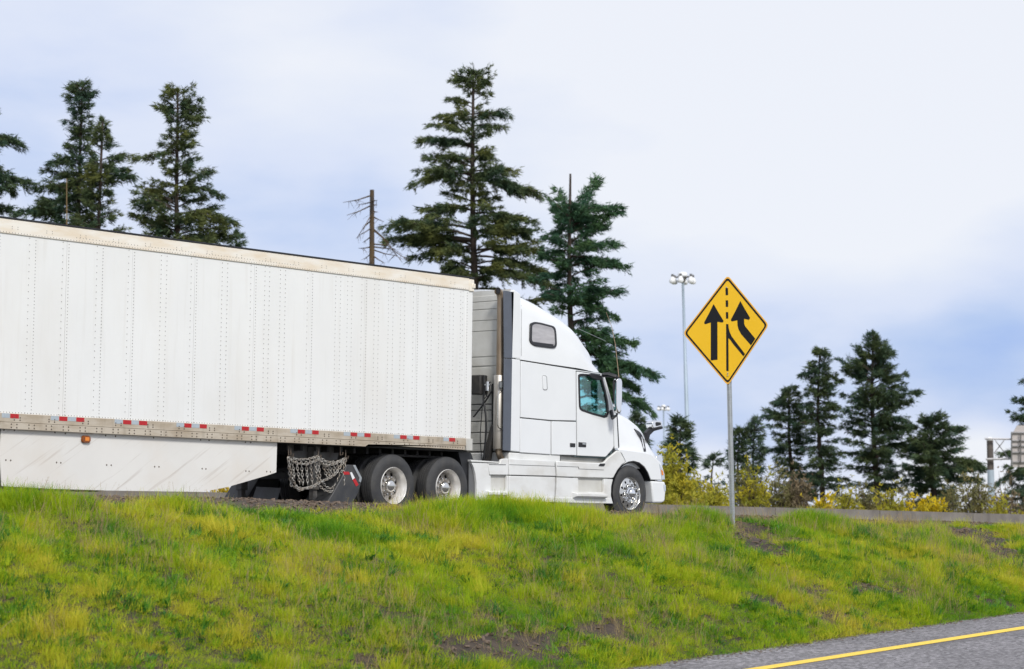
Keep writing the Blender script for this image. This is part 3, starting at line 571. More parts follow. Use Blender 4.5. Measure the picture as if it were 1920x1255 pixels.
conifer(T_FIR, 'broadest pointed conifer on the right with upswept bough tips', 1643, 1636, 625, 182,
        [(627, 1630, 1643), (650, 1615, 1655), (675, 1600, 1672), (700, 1588, 1685), (735, 1588, 1700), (770, 1580, 1705), (810, 1575, 1715), (850, 1570, 1710), (900, 1590, 1700), (935, 1600, 1695)], M['needles_dark'], 11, .04, 1.3, up=.4, spacing=.42,
        extra=[(720, 1580, 672, .4), (700, 1606, 650, .5), (680, 1672, 645, .6), (720, 1697, 700, .3), (760, 1711, 735, .2), (780, 1711, 750, .3), (720, 1586, 695, .4), (700, 1655, 655, .7), (800, 1712, 800, .2)])
conifer(T_FIR, 'round full-crowned dark conifer left of the gantry post', 1755, 1745, 788, 180,
        [(790, 1725, 1765), (800, 1705, 1790), (820, 1695, 1805), (850, 1690, 1820), (880, 1680, 1828), (910, 1690, 1815), (940, 1690, 1805), (965, 1700, 1800)], M['needles_dark'], 14, .0, 1.7, spacing=.34,
        extra=[(880, 1845, 876, .1), (860, 1835, 868, .3), (900, 1835, 900, .3), (800, 1728, 790, .3), (800, 1795, 803, .3)])
conifer(T_FIR, 'dark conifer cut by the right edge of the photo behind the gantry', 1950, 1945, 695, 188,
        [(700, 1935, 1955), (730, 1918, 1985), (790, 1900, 2000), (830, 1915, 2005), (870, 1880, 2010), (900, 1872, 2010), (960, 1878, 2010)], M['needles_dark'], 12, .15, 1.2,
        extra=[(710, 1914, 715, .15), (790, 1900, 782, .1), (870, 1872, 905, .2), (850, 1880, 850, .3)])
# dead snag: a bare trunk with drooping limbs
def snag():
    d = 140; hz = 993; B = dep(697, hz, d); B[2] = -.7; T = dep(697.5, 356, d)
    root = thing('dead_snag', 'bare dead trunk with a broken top and drooping leafless branches', 'tree', tuple(B)); mb = MB()
    mb.tube([B, B+(T-B)*.5, T], [.25, .2, .12], 8); mb.build('trunk', M['snag'], root, smooth=True)
    for ay, tx, ty in ((366, 643, 380), (378, 672, 384), (384, 650, 404), (404, 720, 416), (410, 668, 448), (425, 676, 440), (400, 682, 430), (425, 752, 490), (428, 735, 470), (460, 672, 466), (460, 768, 490), (465, 745, 480), (470, 682, 488), (475, 722, 494), (376, 708, 376), (384, 707, 384), (440, 680, 455), (395, 709, 398), (480, 690, 500), (455, 755, 478)):
        A = B+(T-B)*((hz-ay)/(hz-356)); E_ = dep(tx, ty, d+rg.uniform(-1.5, 1.5)); mid = (A+E_)/2+ZV*abs(tx-697)*.004*(1 if ty-ay > 20 else -.3)
        b = MB().tube([A, mid, E_], [.045, .03, .012], 4)
        for _ in range(int(abs(tx-697)/9)+1):
            t = rg.uniform(.35, .95); p = A+(E_-A)*t+(mid-(A+E_)/2)*(1-abs(2*t-1)); q = p+RV*rg.normal()*.25+FV*rg.normal()*.3-ZV*rg.uniform(.1, .45); b.tube([p, q], [.015, .006], 3)
        b.build('branch', M['snag'], root)
snag()
def pole_stub():
    d = 120; B = dep(127, 985, d); B[2] = -.7; T = dep(125, 335, d)
    root = thing('dead_sapling', 'thin orange-brown dead stem in front of the touching pair of conifers', 'tree', tuple(B))
    MB().tube([B, (B+T)/2, T], [.055, .045, .02], 6).build('trunk', M['deadstem'], root)
pole_stub()
# shrubs along the far side of the barrier
def shrub(label, px, top_py, half, dist, m, n, ztop=None, name='shrub', leaf=.16, group='shrubs behind the barrier'):
    hz = 997+.0124*(px-960); B = dep(px, hz, dist); B[2] = -.75; top = dep(px, top_py, dist)[2]; Hh = (top-B[2])*1.12; W = half*dist/FPX
    root = thing(name, label, 'shrub', tuple(B), group); st = MB(); C, D, S = [], [], []
    for _ in range(max(16, int(W*15))):
        az = rg.uniform(0, 6.283); q = math.sqrt(rg.random()); hh = Hh*rg.uniform(.6, 1.0)*(1-.3*q*q); E_ = B+RV*cos(az)*q*W+FV*sin(az)*q*W+ZV*hh; mid = B+(E_-B)*.5+ZV*.2*hh-(RV*cos(az)+FV*sin(az))*q*W*.15
        st.tube([B+(E_-B)*[.08, .08, 0], mid, E_], [.035, .02, .006], 4, cap=False)
        k = int(1.7*n*rg.uniform(.5, 1.4))
        for _ in range(k):
            t = rg.uniform(.22, 1.02); p = (B*(1-t)**2+2*t*(1-t)*mid+t*t*E_); C.append(p+rg.normal(size=3)*np.array([.28, .28, .24])*(.5+.3*W)); D.append((E_-mid)/np.linalg.norm(E_-mid)); S.append(leaf*rg.uniform(.6, 1.3))
            if rg.random() < .15: st.tube([p, C[-1]], [.01, .005], 3, cap=False)
    tag(st.build('stems', M['bark'], root), kind='stuff'); v, f = sprays(np.array(C), np.array(D), np.array(S), 6, .8, .38); fastmesh('foliage', v, f, m, root)
Y, BY, O, Br = M['yellowleaf'], M['brightyellow'], M['oliveleaf'], M['brownleaf']
for a in (('tall yellow-green shrub right in front of the truck bumper', 1262, 842, 34, 80, Y, 26), ('yellow shrub under the tall lamp pole', 1300, 882, 30, 84, Y, 20), ('low yellow shrub left of the sign post', 1345, 905, 28, 88, Y, 15),
          ('olive-yellow shrub just right of the sign post', 1415, 868, 28, 95, Y, 14), ('sparse olive shrub in a row right of the sign post', 1458, 882, 30, 100, O, 15), ('brownish budding shrub at the foot of the left tall conifer', 1500, 895, 28, 100, Br, 15),
          ('pale yellow shrub between the two slender conifer trunks', 1580, 912, 28, 92, Y, 14), ('olive shrub at the foot of the broadest conifer', 1625, 912, 30, 95, O, 18), ('yellow shrub right of the broadest conifer trunk', 1668, 915, 26, 92, Y, 20),
          ('brightest yellow flowering shrub, low mound under the round conifer', 1735, 930, 38, 88, BY, 30), ('olive-brown shrub left of the gantry post', 1822, 890, 32, 100, O, 17), ('small orange-yellow shrub behind the gantry post', 1880, 935, 26, 98, Y, 14),
          ('tiny yellow shrub at the foot of the bent-tip conifer', 1540, 930, 20, 90, BY, 12), ('brown twiggy bush behind the gantry post', 1880, 895, 30, 130, Br, 9), ('yellow bush seen under the trailer between skirt and chains', 520, 838, 36, 78, BY, 24),
          ('yellow bush seen under the trailer above the mud flap', 655, 836, 40, 82, BY, 24), ('green bush seen through the gap above the front drive wheel', 800, 845, 36, 84, O, 18), ('low yellow bush seen under the trailer skirt', 440, 895, 40, 78, BY, 18),
          ('grey-green thicket behind the tall lamp pole base', 1318, 905, 40, 140, O, 16), ('tall pale olive bush behind the two small conifers by the sign post', 1395, 878, 38, 135, O, 14), ('tallest olive bush right of the sign, reaching into the conifers', 1450, 872, 40, 130, O, 16),
          ('reddish-brown twiggy bush under the bent-tip conifer', 1490, 888, 36, 140, Br, 14), ('dull olive bush between the slender and the broadest conifer', 1588, 902, 40, 140, O, 14), ('brown-olive thicket under the broadest conifer', 1650, 908, 42, 135, Br, 14),
          ('olive thicket between the broadest and the round conifer', 1700, 918, 36, 130, O, 14), ('brown-green bush right under the round conifer', 1790, 905, 36, 135, O, 16), ('tall bare brownish bush just left of the gantry post', 1838, 888, 24, 140, Br, 10), ('low brown thicket at the right photo edge', 1905, 925, 34, 120, Br, 14),
          ('yellow-green bush touching the truck bumper, low part', 1245, 905, 26, 76, Y, 18), ('mustard bush between the lamp pole and the sign post', 1330, 918, 26, 78, Y, 18)):
    shrub(*a)

# ------------------------------------------------------------------ wheels
def tyre_mb(c, rt=.515, ri=.30, w_=.27, near=True):
    """lathe round y; c = centre of the outer face"""
    s = 1 if near else -1
    prof_ = [(ri, .03), (ri+.012, .008), (ri+.06, -.004), (ri+.12, -.008), (rt-.065, .004), (rt-.035, .016), (rt-.006, .03)]
    g0 = .05
    for k in range(4): prof_ += [(rt, g0), (rt, g0+.034), (rt-.014, g0+.036), (rt-.014, g0+.044)]; g0 += .048
    prof_ += [(rt, w_-.03), (rt-.03, w_-.012), (ri+.1, w_), (ri, w_-.02)]
    return MB().lathe([(a, b*s) for a, b in prof_], c, 56)
def disc_with_holes(name, c, r0, r1, y0, y1, nh, rh, rc, m, parent, th=.012, s=1, ph=0, oval=1.):
    def pl(a, b): return np.array([c[0]+a, c[1]+(y0+(y1-y0)*max(0, min(1, (math.hypot(a, b)-r0)/(r1-r0))))*s, c[2]+b])
    ring = lambda r_, n: [(r_*cos(6.2832*k/n), r_*sin(6.2832*k/n)) for k in range(n)]
    loops = [ring(r1, 48), ring(r0, 24)]
    for k in range(nh):
        q = 6.2832*(k+ph)/nh; loops.append([((rc+rh*cos(t))*cos(q)-rh*oval*sin(t)*sin(q), (rc+rh*cos(t))*sin(q)+rh*oval*sin(t)*cos(q)) for t in [6.2832*j/10 for j in range(10)]])
    return prism(name, loops, pl, (0, th*s, 0), m, parent)
def make_dual(c, s, parent_label):
    """a pair of drive or trailer tyres with a deep-dished rim; s=+1 near side, -1 far side"""
    wh = bpy.data.objects.new('wheel', None); sc.collection.objects.link(wh)
    return wh
def dual_parts(wh, c, s):
    tyre_mb(c, near=s > 0).build('tyre', M['rubber'], wh, smooth=True)
    tyre_mb((c[0], c[1]+.34*s, c[2]), near=s > 0).build('tyre', M['rubber'], wh, smooth=True)
    MB().lathe([(a, b*s) for a, b in [(.300, .03), (.306, .004), (.300, -.006), (.292, .002), (.288, .03), (.272, .05), (.262, .09), (.258, .155), (.262, .19)]], c, 48).build('rim', M['rim'], wh, smooth=True)
    disc_with_holes('wheel_disc', c, .10, .262, .118, .165, 8, .036, .205, M['disc'], wh, s=s, ph=.4)
    MB().lathe([(a, b*s) for a, b in [(.26, .19), (.0, .19)]], c, 24).build('brake_drum', M['frame'], wh)
    MB().lathe([(a, b*s) for a, b in [(.105, .13), (.105, .09), (.098, .062), (.08, .04), (.045, .028), (0, .024)]], c, 28).build('hub_cap', M['alu'], wh, smooth=True)
    for k in range(10):
        q = 6.2832*k/10; MB().lathe([(.017, .135*s), (.017, .095*s), (0, .092*s)], (c[0]+.145*cos(q), c[1], c[2]+.145*sin(q)), 6).build('lug_nut', M['alu'], wh)
def steer_parts(wh, c, s):
    tyre_mb(c, near=s > 0).build('tyre', M['rubber'], wh, smooth=True)
    MB().lathe([(a, b*s) for a, b in [(.300, .03), (.307, .006), (.300, -.004), (.290, .006), (.284, .03), (.276, .045)]], c, 48).build('rim', M['alu'], wh, smooth=True)
    disc_with_holes('wheel_disc', c, .09, .277, .006, .045, 10, .026, .222, M['alu'], wh, s=s, ph=.25, oval=.85)
    MB().lathe([(a, b*s) for a, b in [(.27, .12), (.0, .12)]], c, 24).build('brake_drum', M['frame'], wh)
    MB().lathe([(a, b*s) for a, b in [(.118, .02), (.112, -.01), (.09, -.022), (.088, -.05), (.07, -.075), (.03, -.088), (0, -.09)]], c, 28).build('hub_cap', M['chrome'], wh, smooth=True)
    for k in range(10):
        q = 6.2832*k/10; MB().lathe([(.027, .015*s), (.025, -.02*s), (.018, -.04*s), (0, -.046*s)], (c[0]+.152*cos(q), c[1], c[2]+.152*sin(q)), 8).build('lug_nut', M['chrome'], wh, smooth=True)
def place_wheels(proto_fn, spots, parent, s_of):
    """first wheel of each side is built, the rest are copies with copies of their parts"""
    done = {}
    for x, y, lab in spots:
        s = s_of(y)
        if s not in done:
            wh = bpy.data.objects.new('wheel', None); sc.collection.objects.link(wh); wh.parent = parent; wh.location = Vector((x, y, .515))-Vector(origin(parent)); proto_fn(wh, (x, y, .515), s); done[s] = wh
        else:
            wh = done[s].copy(); sc.collection.objects.link(wh); wh.parent = parent; wh.location = Vector((x, y, .515))-Vector(origin(parent))
            for ch in list(done[s].children): k = ch.copy(); sc.collection.objects.link(k); k.parent = wh
        if lab: wh['label'] = lab

# ------------------------------------------------------------------ trailer
TW, TL, ZB, ZT = 2.59, 16.15, 1.13, 4.085
trl = thing('trailer', 'long white riveted box trailer with a cream stained top rail and scuffed side skirt', 'semi-trailer', (-1.2, TW/2, 0))
seams = [-.20-1.2225*k for k in range(13)]
def rail_z(kind, x):   # heights read off the trailer's side
    return dict(top0=3.865, bot1=1.365, botm=1.225, bot0=ZB)[kind]
Y0 = .012            # sheets sit a little inside the rails
MB().box((-TL+.05, .05, ZB+.05), (-.05, TW-.05, ZT-.03)).build('box_core', M['gasket'], trl)
edge = seams+[-TL]
for i in range(13):
    x1, x0 = edge[i]-.002, edge[i+1]+.002
    if i == 12: x0 = -TL+.06
    nx, nz = 6, 10; v, f = [], []
    dw = rnd.uniform(0, 9)
    for a in range(nx+1):
        for b in range(nz+1):
            X = x0+(x1-x0)*a/nx; Z = 1.35+(3.90-1.35)*b/nz; v.append((X, Y0+.0035*math.sin(a*1.05+dw)*math.sin(math.pi*b/nz), Z))
    f = [(a*(nz+1)+b, (a+1)*(nz+1)+b, (a+1)*(nz+1)+b+1, a*(nz+1)+b+1) for a in range(nx) for b in range(nz)]
    base = len(v); v += [(p[0], .045, p[2]) for p in v[:]]; f += [tuple(q+base for q in g_)[::-1] for g_ in f[:]]
    rim_ = [0*(nz+1)+b for b in range(nz+1)]; rim2 = [nx*(nz+1)+b for b in range(nz+1)]
    for rr_ in (rim_, rim2):
        for a, b in zip(rr_, rr_[1:]): f.append((a, b, b+base, a+base))
    MB().add(v, f).build('side_panel', M['sheet'], trl, smooth=True)
    MB().box((x0, TW-.045, 1.35), (x1, TW-Y0, 3.9)).build('side_panel', M['sheet'], trl)
MB().box((edge[0]+.002, Y0, 1.35), (-.03, .05, 3.9)).build('front_corner_panel', M['sheet'], trl, bevel=.006)
MB().box((-.04, .03, ZB+.1), (-.0, TW-.03, ZT-.06)).build('front_wall', M['sheet'], trl, bevel=.01)
MB().box((-TL, .02, ZB+.05), (-TL+.06, TW-.02, ZT-.05)).build('rear_door', M['sheet'], trl, bevel=.01)
for s_ in (0, 1):
    yy = (lambda a: a) if s_ == 0 else (lambda a: TW-a)
    MB().box((-TL, yy(-.004), 3.862), (-.13, yy(.05), ZT-.012)).build('top_rail', M['toprail'], trl, bevel=.012)
    MB().box((-.13, yy(-.010), 3.85), (-.012, yy(.06), ZT-.03)).build('rail_corner_cap', M['toprail'], trl, bevel=.01)
    MB().box((-TL, yy(-.008), 1.228), (-.165, yy(.05), 1.352)).build('bottom_rail', M['botrail'], trl, bevel=.005)
    lo = MB(); prof_ = [(-TL, ZB), (-2.60, ZB), (-2.53, 1.165), (-.2, 1.155), (-.2, 1.224), (-TL, 1.224)]
    lo.add([(x, yy(-.016), z) for x, z in prof_]+[(x, yy(.05), z) for x, z in prof_], [(0, 1, 4, 5), (1, 2, 3, 4), (6, 11, 10, 7), (7, 10, 9, 8)]+[(i, (i+1) % 6, (i+1) % 6+6, i+6) for i in range(6)])
    lo.build('bottom_rail', M['botrail'], trl, bevel=.004)
    MB().box((-.162, yy(-.014), 1.148), (-.004, yy(.06), 1.35)).build('corner_plate', M['botrail'] if s_ else M['wallgrey'], trl, bevel=.008)
q = ony(884, 535, -.02); MB().box((-.075, -.022, 3.905), (.012, .05, 3.985)).build('corner_bracket', M['toprail'], trl, bevel=.01)
MB().box((-TL, -.012, ZT-.010), (-.01, TW+.012, ZT+.012)).build('roof_sheet', M['black'], trl)
MB().box((-TL+.1, .06, ZB-.004), (-.06, TW-.06, ZB+.08)).build('floor', M['frame'], trl)
cm = None
for k in range(52):
    x = -.4-k*.30
    if cm is None: cm = MB().box((x, .35, ZB-.10), (x+.05, TW-.35, ZB-.006)).build('cross_member', M['frame'], trl)
    else: c_ = cm.copy(); sc.collection.objects.link(c_); c_.parent = trl; c_.location = (-.30*k, 0, 0)
# rivets: countless small heads, one part
def studs(name, pts, r_, h, m, parent, n=5):
    v, f = [], []
    for (x, y, z) in pts:
        b = len(v); v += [(x+r_*cos(6.283*k/n), y, z+r_*sin(6.283*k/n)) for k in range(n)]+[(x, y-h, z)]; f += [(b+k, b+(k+1) % n, b+n) for k in range(n)]
    o = fastmesh(name, v, f, m, parent); tag(o, kind='stuff'); return o
pts = []; yr = Y0-.0005
cols = []
for i, s in enumerate(seams): cols += [(s+.035, .048), (s-.075, .095)]
for i in range(12):
    mid = seams[i]-.61
    if i == 0: cols += [(seams[0]-.13, .07)]
    for u in ([mid] if i > 5 else [mid]): cols += [(u+.05, .048 if i > 5 else .07), (u-.06, .095 if i > 5 else .07)]
for a, b in ((.30, .4), (.30, .4)): pass
for x in (seams[0]-.31, seams[0]-.40, seams[0]-.85, seams[0]-.94, seams[1]-.28, seams[1]-.38, seams[1]-.9, seams[1]-1.0, seams[2]-.30, seams[2]-.40, seams[3]-.90, seams[3]-1.0): cols.append((x, .075))
for x, st in cols:
    for z in np.arange(1.37, 3.86, st): pts.append((x, yr-.0035, z))
for x in np.arange(-11.2, -.22, .052): pts.append((x, yr-.003, 1.366)); pts.append((x, -.0045, 3.885))
for x0_, x1_ in ((-6.1, -5.1), (-5.0, -4.2), (-7.3, -6.3), (-8.6, -7.4)):
    for x in np.arange(x0_, x1_, .06): pts.append((x, -.0045, 3.925))
for i in range(18):
    for dx in (0, .1): pts.append((-.5-.61*i-dx, -.0045, 3.97)); pts.append((-.5-.61*i-dx, -.0045, 3.94))
studs('rivets', pts, .0075, .006, M['rivet'], trl)
pts = []
for x in np.arange(-11.2, -2.7, .305):
    for dx in (0, .095):
        for z in (1.20, 1.155): pts.append((x+dx, -.017, z))
for i in range(26):
    for dx in (0, .1):
        for z in (1.262, 1.295): pts.append((-.38-.61*i*.999-dx, -.009, z))
for x in np.arange(-2.4, -1.3, .36):
    for dx, z in ((0, 1.20), (.05, 1.185), (.11, 1.205)): pts.append((x+dx, -.017, z))
for x in np.arange(-1.25, -.22, .062): pts.append((x, -.017, 1.19+.012*math.sin(x*50)))
studs('rail_bolts', pts, .013, .008, M['bolt'], trl, 6)
# reflective tape, one piece each
TAPE = [('s', 2, 17), ('r', 18, 34), ('s', 94, 109), ('r', 110, 125), ('s', 126, 141), ('r', 142, 157), ('s', 214, 229), ('r', 230, 245), ('s', 246, 259), ('r', 260, 275), ('s', 330, 344), ('r', 345, 358), ('s', 359, 373), ('r', 374, 387), ('s', 439, 452), ('r', 453, 466),
        ('s', 467, 480), ('r', 481, 494), ('s', 544, 557), ('r', 558, 571), ('s', 572, 584), ('r', 585, 597), ('s', 644, 656), ('r', 657, 669), ('s', 670, 682), ('r', 683, 694.5), ('s', 738, 749), ('r', 750, 762), ('s', 763, 773.5), ('r', 774.5, 786), ('s', 831, 841), ('r', 842, 853)]
for k, a, b in TAPE:
    xa, xb = ony(a, 800, 0)[0], ony(b, 800, 0)[0]; z1 = 1.346 if k == 'r' else 1.349; MB().box((xa, -.0105, z1-.062), (xb, -.0075, z1)).build('reflective_tape', M['red' if k == 'r' else 'silver'], trl)
# side skirts
for yk, th in ((.05, .012), (TW-.05, -.012)):
    o = prism('side_skirt', [[(2, 803), (-1, 850), (1, 880), (3, 911.6), (89, 916.5), (200, 920), (334, 922), (379, 922.6), (428, 913), (500, 892), (518, 886), (519.5, 829), (300, 818), (120, 809)]], (lambda px, py, yk=yk: ony(px, py, .05)+np.array([0, yk-.05, 0])), (0, th, 0), M['skirt'], trl)
for a in ((48, 165), (173, 172)): pass
pts = [tuple(ony(a, b, .05)-np.array([0, .001, 0])) for a, b in ((7.5, 806.5), (27, 807), (103, 811), (122.5, 813), (198, 817), (216.5, 818), (288, 821), (376, 825), (392, 826), (460, 829.5), (470, 830), (11, 863), (20, 863.5), (106, 867.5), (114, 868), (200, 872), (208.5, 872.5), (290, 875.3), (298, 875.6), (379, 879), (386, 879.5), (461, 883.5), (467, 884), (500, 884.6), (507, 885))]
studs('skirt_bolts', pts, .014, .008, M['bolt'], trl, 6)
c_ = ony(160.5, 824, .04); mk = MB()
mk.add([(c_[0]+a, .036, c_[2]+b) for a, b in rounded([(-.085, -.055), (.085, -.055), (.085, .055), (-.085, .055)], .05, 5)]+[(c_[0]+a*.85, .012, c_[2]+b*.8) for a, b in rounded([(-.085, -.055), (.085, -.055), (.085, .055), (-.085, .055)], .05, 5)], [tuple(range(20, 40))]+[(i, (i+1) % 20, (i+1) % 20+20, i+20) for i in range(20)])
hl = mk.build('marker_lamp', M['amberdark'], trl, smooth=False)
MB().box((c_[0]-.03, .008, c_[2]-.024), (c_[0]+.045, .0125, c_[2]+.030)).build('amber_lens', M['amber'], hl, bevel=.006)
# landing gear
for y in (.42, TW-.5):
    q = ony(587, 930, y) if y < 1 else ony(587, 930, .42)
    x = q[0]; lg = MB().box((x-.07, y-.07, .42), (x+.07, y+.07, ZB-.02)).build('landing_leg', M['greysteel'], trl, bevel=.008)
    MB().box((x-.045, y-.045, .26), (x+.045, y+.045, .46)).build('inner_leg', M['greysteel'], lg); MB().box((x-.16, y-.14, .225), (x+.16, y+.14, .262)).build('foot', M['frame'], lg, bevel=.01)
x = ony(587, 930, .42)[0]
prism('brace_plate', [[(536, 833), (640, 836), (632, 862), (600, 868), (575, 868), (548, 856)]], PY(.5), (0, .02, 0), M['greysteel'], trl)
MB().tube([(x, .42, .75), (x, TW-.5, .75)], .03, 8).build('cross_shaft', M['frame'], trl)
MB().tube([(x, .5, .5), (x, TW-.6, 1.0)], .025, 6).build('brace', M['frame'], trl)
# kingpin plate and trailer bogie
MB().box((-1.9, .35, ZB-.12), (-.25, TW-.35, ZB-.085)).build('kingpin_plate', M['frame'], trl)
for y in (.7, TW-.8): MB().box((-15.9, y, .78), (-10.7, y+.1, ZB-.11)).build('slider_rail', M['frame'], trl)
place_wheels(dual_parts, [(-13.2, .03, ''), (-14.5, .03, ''), (-13.2, TW-.03, ''), (-14.5, TW-.03, '')], trl, lambda y: 1 if y < 1.3 else -1)
for x in (-13.2, -14.5): MB().tube([(x, .3, .515), (x, TW-.3, .515)], .07, 8).build('axle', M['frame'], trl)
# bumper guard at the rear
MB().box((-16.1, .3, .5), (-16.0, TW-.3, .6)).build('rear_guard', M['greysteel'], trl)

# tyre chains hung below the trailer
chn = thing('tyre_chains', 'bundle of galvanised tyre chains hung below the trailer ahead of the skirt', 'tyre chains', tuple(ony(592, 853, .12)))
def links(path, parent, m=None, ll=.062, wr=.0072):
    """interlocked chain links along a path, one mesh"""
    path = [np.array(p) for p in path]; v, f = [], []; seg_ = [np.linalg.norm(b-a) for a, b in zip(path, path[1:])]; tot = sum(seg_); cum = np.concatenate([[0], np.cumsum(seg_)]); d = 0; k = 0; nb, nr = 10, 5
    while d < tot:
        i = min(np.searchsorted(cum, d, 'right')-1, len(path)-2); t = (d-cum[i])/max(seg_[i], 1e-6); p = path[i]+(path[i+1]-path[i])*t; a = (path[i+1]-path[i])/seg_[i]
        n_ = np.cross(a, (0, 1., 0)); n_ = n_/(np.linalg.norm(n_)+1e-9); q = np.cross(a, n_); tw = (k % 2)*math.pi/2+rnd.uniform(-.35, .35)+.6; u_ = n_*cos(tw)+q*sin(tw); w_ = np.cross(a, u_); b0 = len(v)
        for j in range(nb):
            th = 6.2832*j/nb; ctr = p+a*(ll*.5*cos(th))+u_*(ll*.30*sin(th)); od = a*cos(th)+u_*sin(th)
            for r_ in range(nr): ph = 6.2832*r_/nr; v.append(ctr+wr*(od*cos(ph)+w_*sin(ph)))
        for j in range(nb):
            for r_ in range(nr): f.append((b0+j*nr+r_, b0+((j+1) % nb)*nr+r_, b0+((j+1) % nb)*nr+(r_+1) % nr, b0+j*nr+(r_+1) % nr))
        d += ll*.74; k += 1
    o = fastmesh('chain_strand', v, f, M['chain'], parent, smooth=True); tag(o, kind='stuff')
def pth(pp, y, sag=0, n=10):
    """polyline through picture points on plane y"""
    out = []
    for (a, b), (c, d) in zip(pp, pp[1:]):
        for t in np.linspace(0, 1, n)[:-1]: out.append(ony(a+(c-a)*t, b+(d-b)*t+sag*4*t*(1-t), y))
    out.append(ony(*pp[-1], y)); return out
ch = [([(541, 858), (560, 862), (578, 861), (597, 855)], .10), ([(541, 860), (556, 869), (575, 871), (598, 862)], .07), ([(599, 858), (612, 866), (630, 868), (648, 859)], .10), ([(598, 862), (610, 874), (628, 870), (647, 862)], .07),
      ([(541, 862), (544, 880), (550, 902), (556, 913), (566, 917), (586, 914), (602, 903), (616, 898), (630, 888), (640, 872), (646, 862)], .05), ([(541, 866), (543, 892), (546, 910), (560, 918)], .12), ([(560, 918), (575, 915), (590, 910), (604, 902)], .08),
      ([(596, 908), (606, 918), (618, 923), (630, 918), (638, 905), (643, 888), (648, 862)], .09), ([(602, 902), (612, 914), (622, 917), (632, 906), (641, 880)], .12), ([(556, 914), (560, 920), (568, 918)], .04), ([(644, 886), (645, 905), (643, 911)], .06)]
for pp, y in ch: links(pth(pp, y), chn)
for x0_, y0_, x1_, y1_ in ((548, 868, 553, 900), (556, 868, 562, 908), (565, 869, 568, 909), (574, 869, 577, 911), (582, 867, 586, 910), (590, 862, 596, 905), (597, 860, 600, 902), (604, 868, 614, 898), (611, 868, 618, 895), (617, 869, 622, 894), (625, 868, 627, 890), (633, 867, 631, 882), (641, 866, 636, 878)):
    links(pth([(x0_, y0_), (x1_, y1_)], .07+.05*rnd.random(), 0), chn)
for hx, hy in ((541, 850), (545, 853), (597, 855), (638, 850), (648, 857)):
    a = ony(hx, hy-13, .10); b = ony(hx, hy+4, .10); MB().tube([a, (a+b)/2, b, b+np.array([.02, -.03, .01]), b+np.array([.02, -.04, .05])], .010, 6).build('hanger_hook', M['bolt'], chn)

# ------------------------------------------------------------------ tractor
YS, YF = .08, TW-.08
trc = thing('tractor', 'white high-roof sleeper tractor with chrome mirrors pulling the box trailer', 'semi truck', (2., TW/2, 0))
def mir(y): return TW-y
def X_(px, y=YS): return ony(px, 760, y)[0]
def XZ(px, py, y=YS): q = ony(px, py, y); return q[0], q[2]
# --- upper fairing: a lofted shell from the belt line over the roof
top = [XZ(a, b, .38) for a, b in ((959, 544), (970, 549), (988, 557.5), (1005, 566.5), (1021, 576.5), (1036, 586), (1050.6, 595.5), (1062, 605), (1072.5, 615.5), (1084, 627), (1094.5, 639), (1104, 648.5), (1113, 658.5), (1120.5, 668), (1127.5, 679), (1132.5, 690), (1137.5, 701))]
belt = [XZ(a, b) for a, b in ((976, 674), (1030, 682.5), (1085, 690.5), (1124, 698), (1138, 701.5))]
xr = X_(976)
def section(x, zb, zt, yin, flat=.0):
    h = max(.01, zt-zb); rr = min(.38, h*.6); lean = min(.13, h*.09)+yin; pts = [(x, YS+yin*.55, zb-.004)]
    for t in (.25, .5, .75, 1): pts.append((x, YS+yin*.55+(lean-yin*.55)*t**1.6, zb+(h-rr)*t))
    for k in range(1, 7): a = math.pi/2*k/6; pts.append((x, YS+lean+rr*1.15*(1-cos(a)), zt-rr+rr*sin(a)))
    ys_ = YS+lean+rr*1.15
    for t in (.33, .66, 1): pts.append((x, ys_+(TW/2-ys_)*t, zt+.05*math.sin(t*math.pi/2)*min(1, h)))
    return pts+[(a, mir(b), c) for a, b, c in pts[-2::-1]]
secs = [section(X_(968), interp(xr, belt), interp(X_(968), top)-.02, .015)]
xm = X_(1137)
for x in np.linspace(xr, xm-.02, 26):
    u = max(0, (x-(xm-.95))/.95); secs.append(section(x, interp(x, belt), interp(x, top), .30*u**2.2))
fair = loft(secs).build('roof_fairing', M['paint'], trc, smooth=True)
# --- cabin shell
sill = XZ(1000, 850)[1]; xdoor = X_(1081); xf = X_(1131)
zbelt = lambda x: interp(x, belt)
core = MB(); core.box((X_(962), .115, sill-.02), (xdoor-.01, mir(.115), zbelt(xr)-.01)); core.build('sleeper_body', M['gasket'], trc)
def side(name, loops, m, thick=.03, y=YS, bevel=.008, both=True, parent=None, seg=2):
    o = prism(name, loops, PY(y), (0, thick, 0), m, parent or trc, bevel, seg)
    if both: prism(name, loops, lambda a, b: (lambda q: np.array([q[0], mir(q[1]), q[2]]))(ony(a, b, y)), (0, -thick, 0), m, parent or trc, bevel, seg)
    return o
side('corner_panel', [[(958, 546), (964, 543.5), (976.2, 551), (976.2, 673.5), (959.5, 671.5)]], M['paint'], .05, bevel=.015)
side('corner_panel', [[(959.5, 673), (976.2, 675), (975.2, 848), (956.8, 846)]], M['paint'], .05, bevel=.015)
side('side_panel', [[(977.2, 677), (1030, 685.5), (1078.6, 693.3), (1131.5, 701.2), (1129, 702.4), (1081.2, 695.6), (1079.7, 696), (1080.2, 789.2), (1033.4, 788.2), (976, 782.6)]], M['paint'])
side('cabinet_door', [[(975.8, 784.6), (1033, 790.0), (1032.8, 852.4), (975.2, 848.6)]], M['paint'])
side('cabinet_door', [[(1034.6, 790.2), (1080.3, 791.2), (1080.8, 854), (1034.4, 852.6)]], M['paint'])
side('vent_cover', [rounded([(1016.6, 703.6), (1025.4, 704.5), (1026.8, 732.3), (1018, 732)], 4)], M['gasket'], .01, YS-.002, 0)
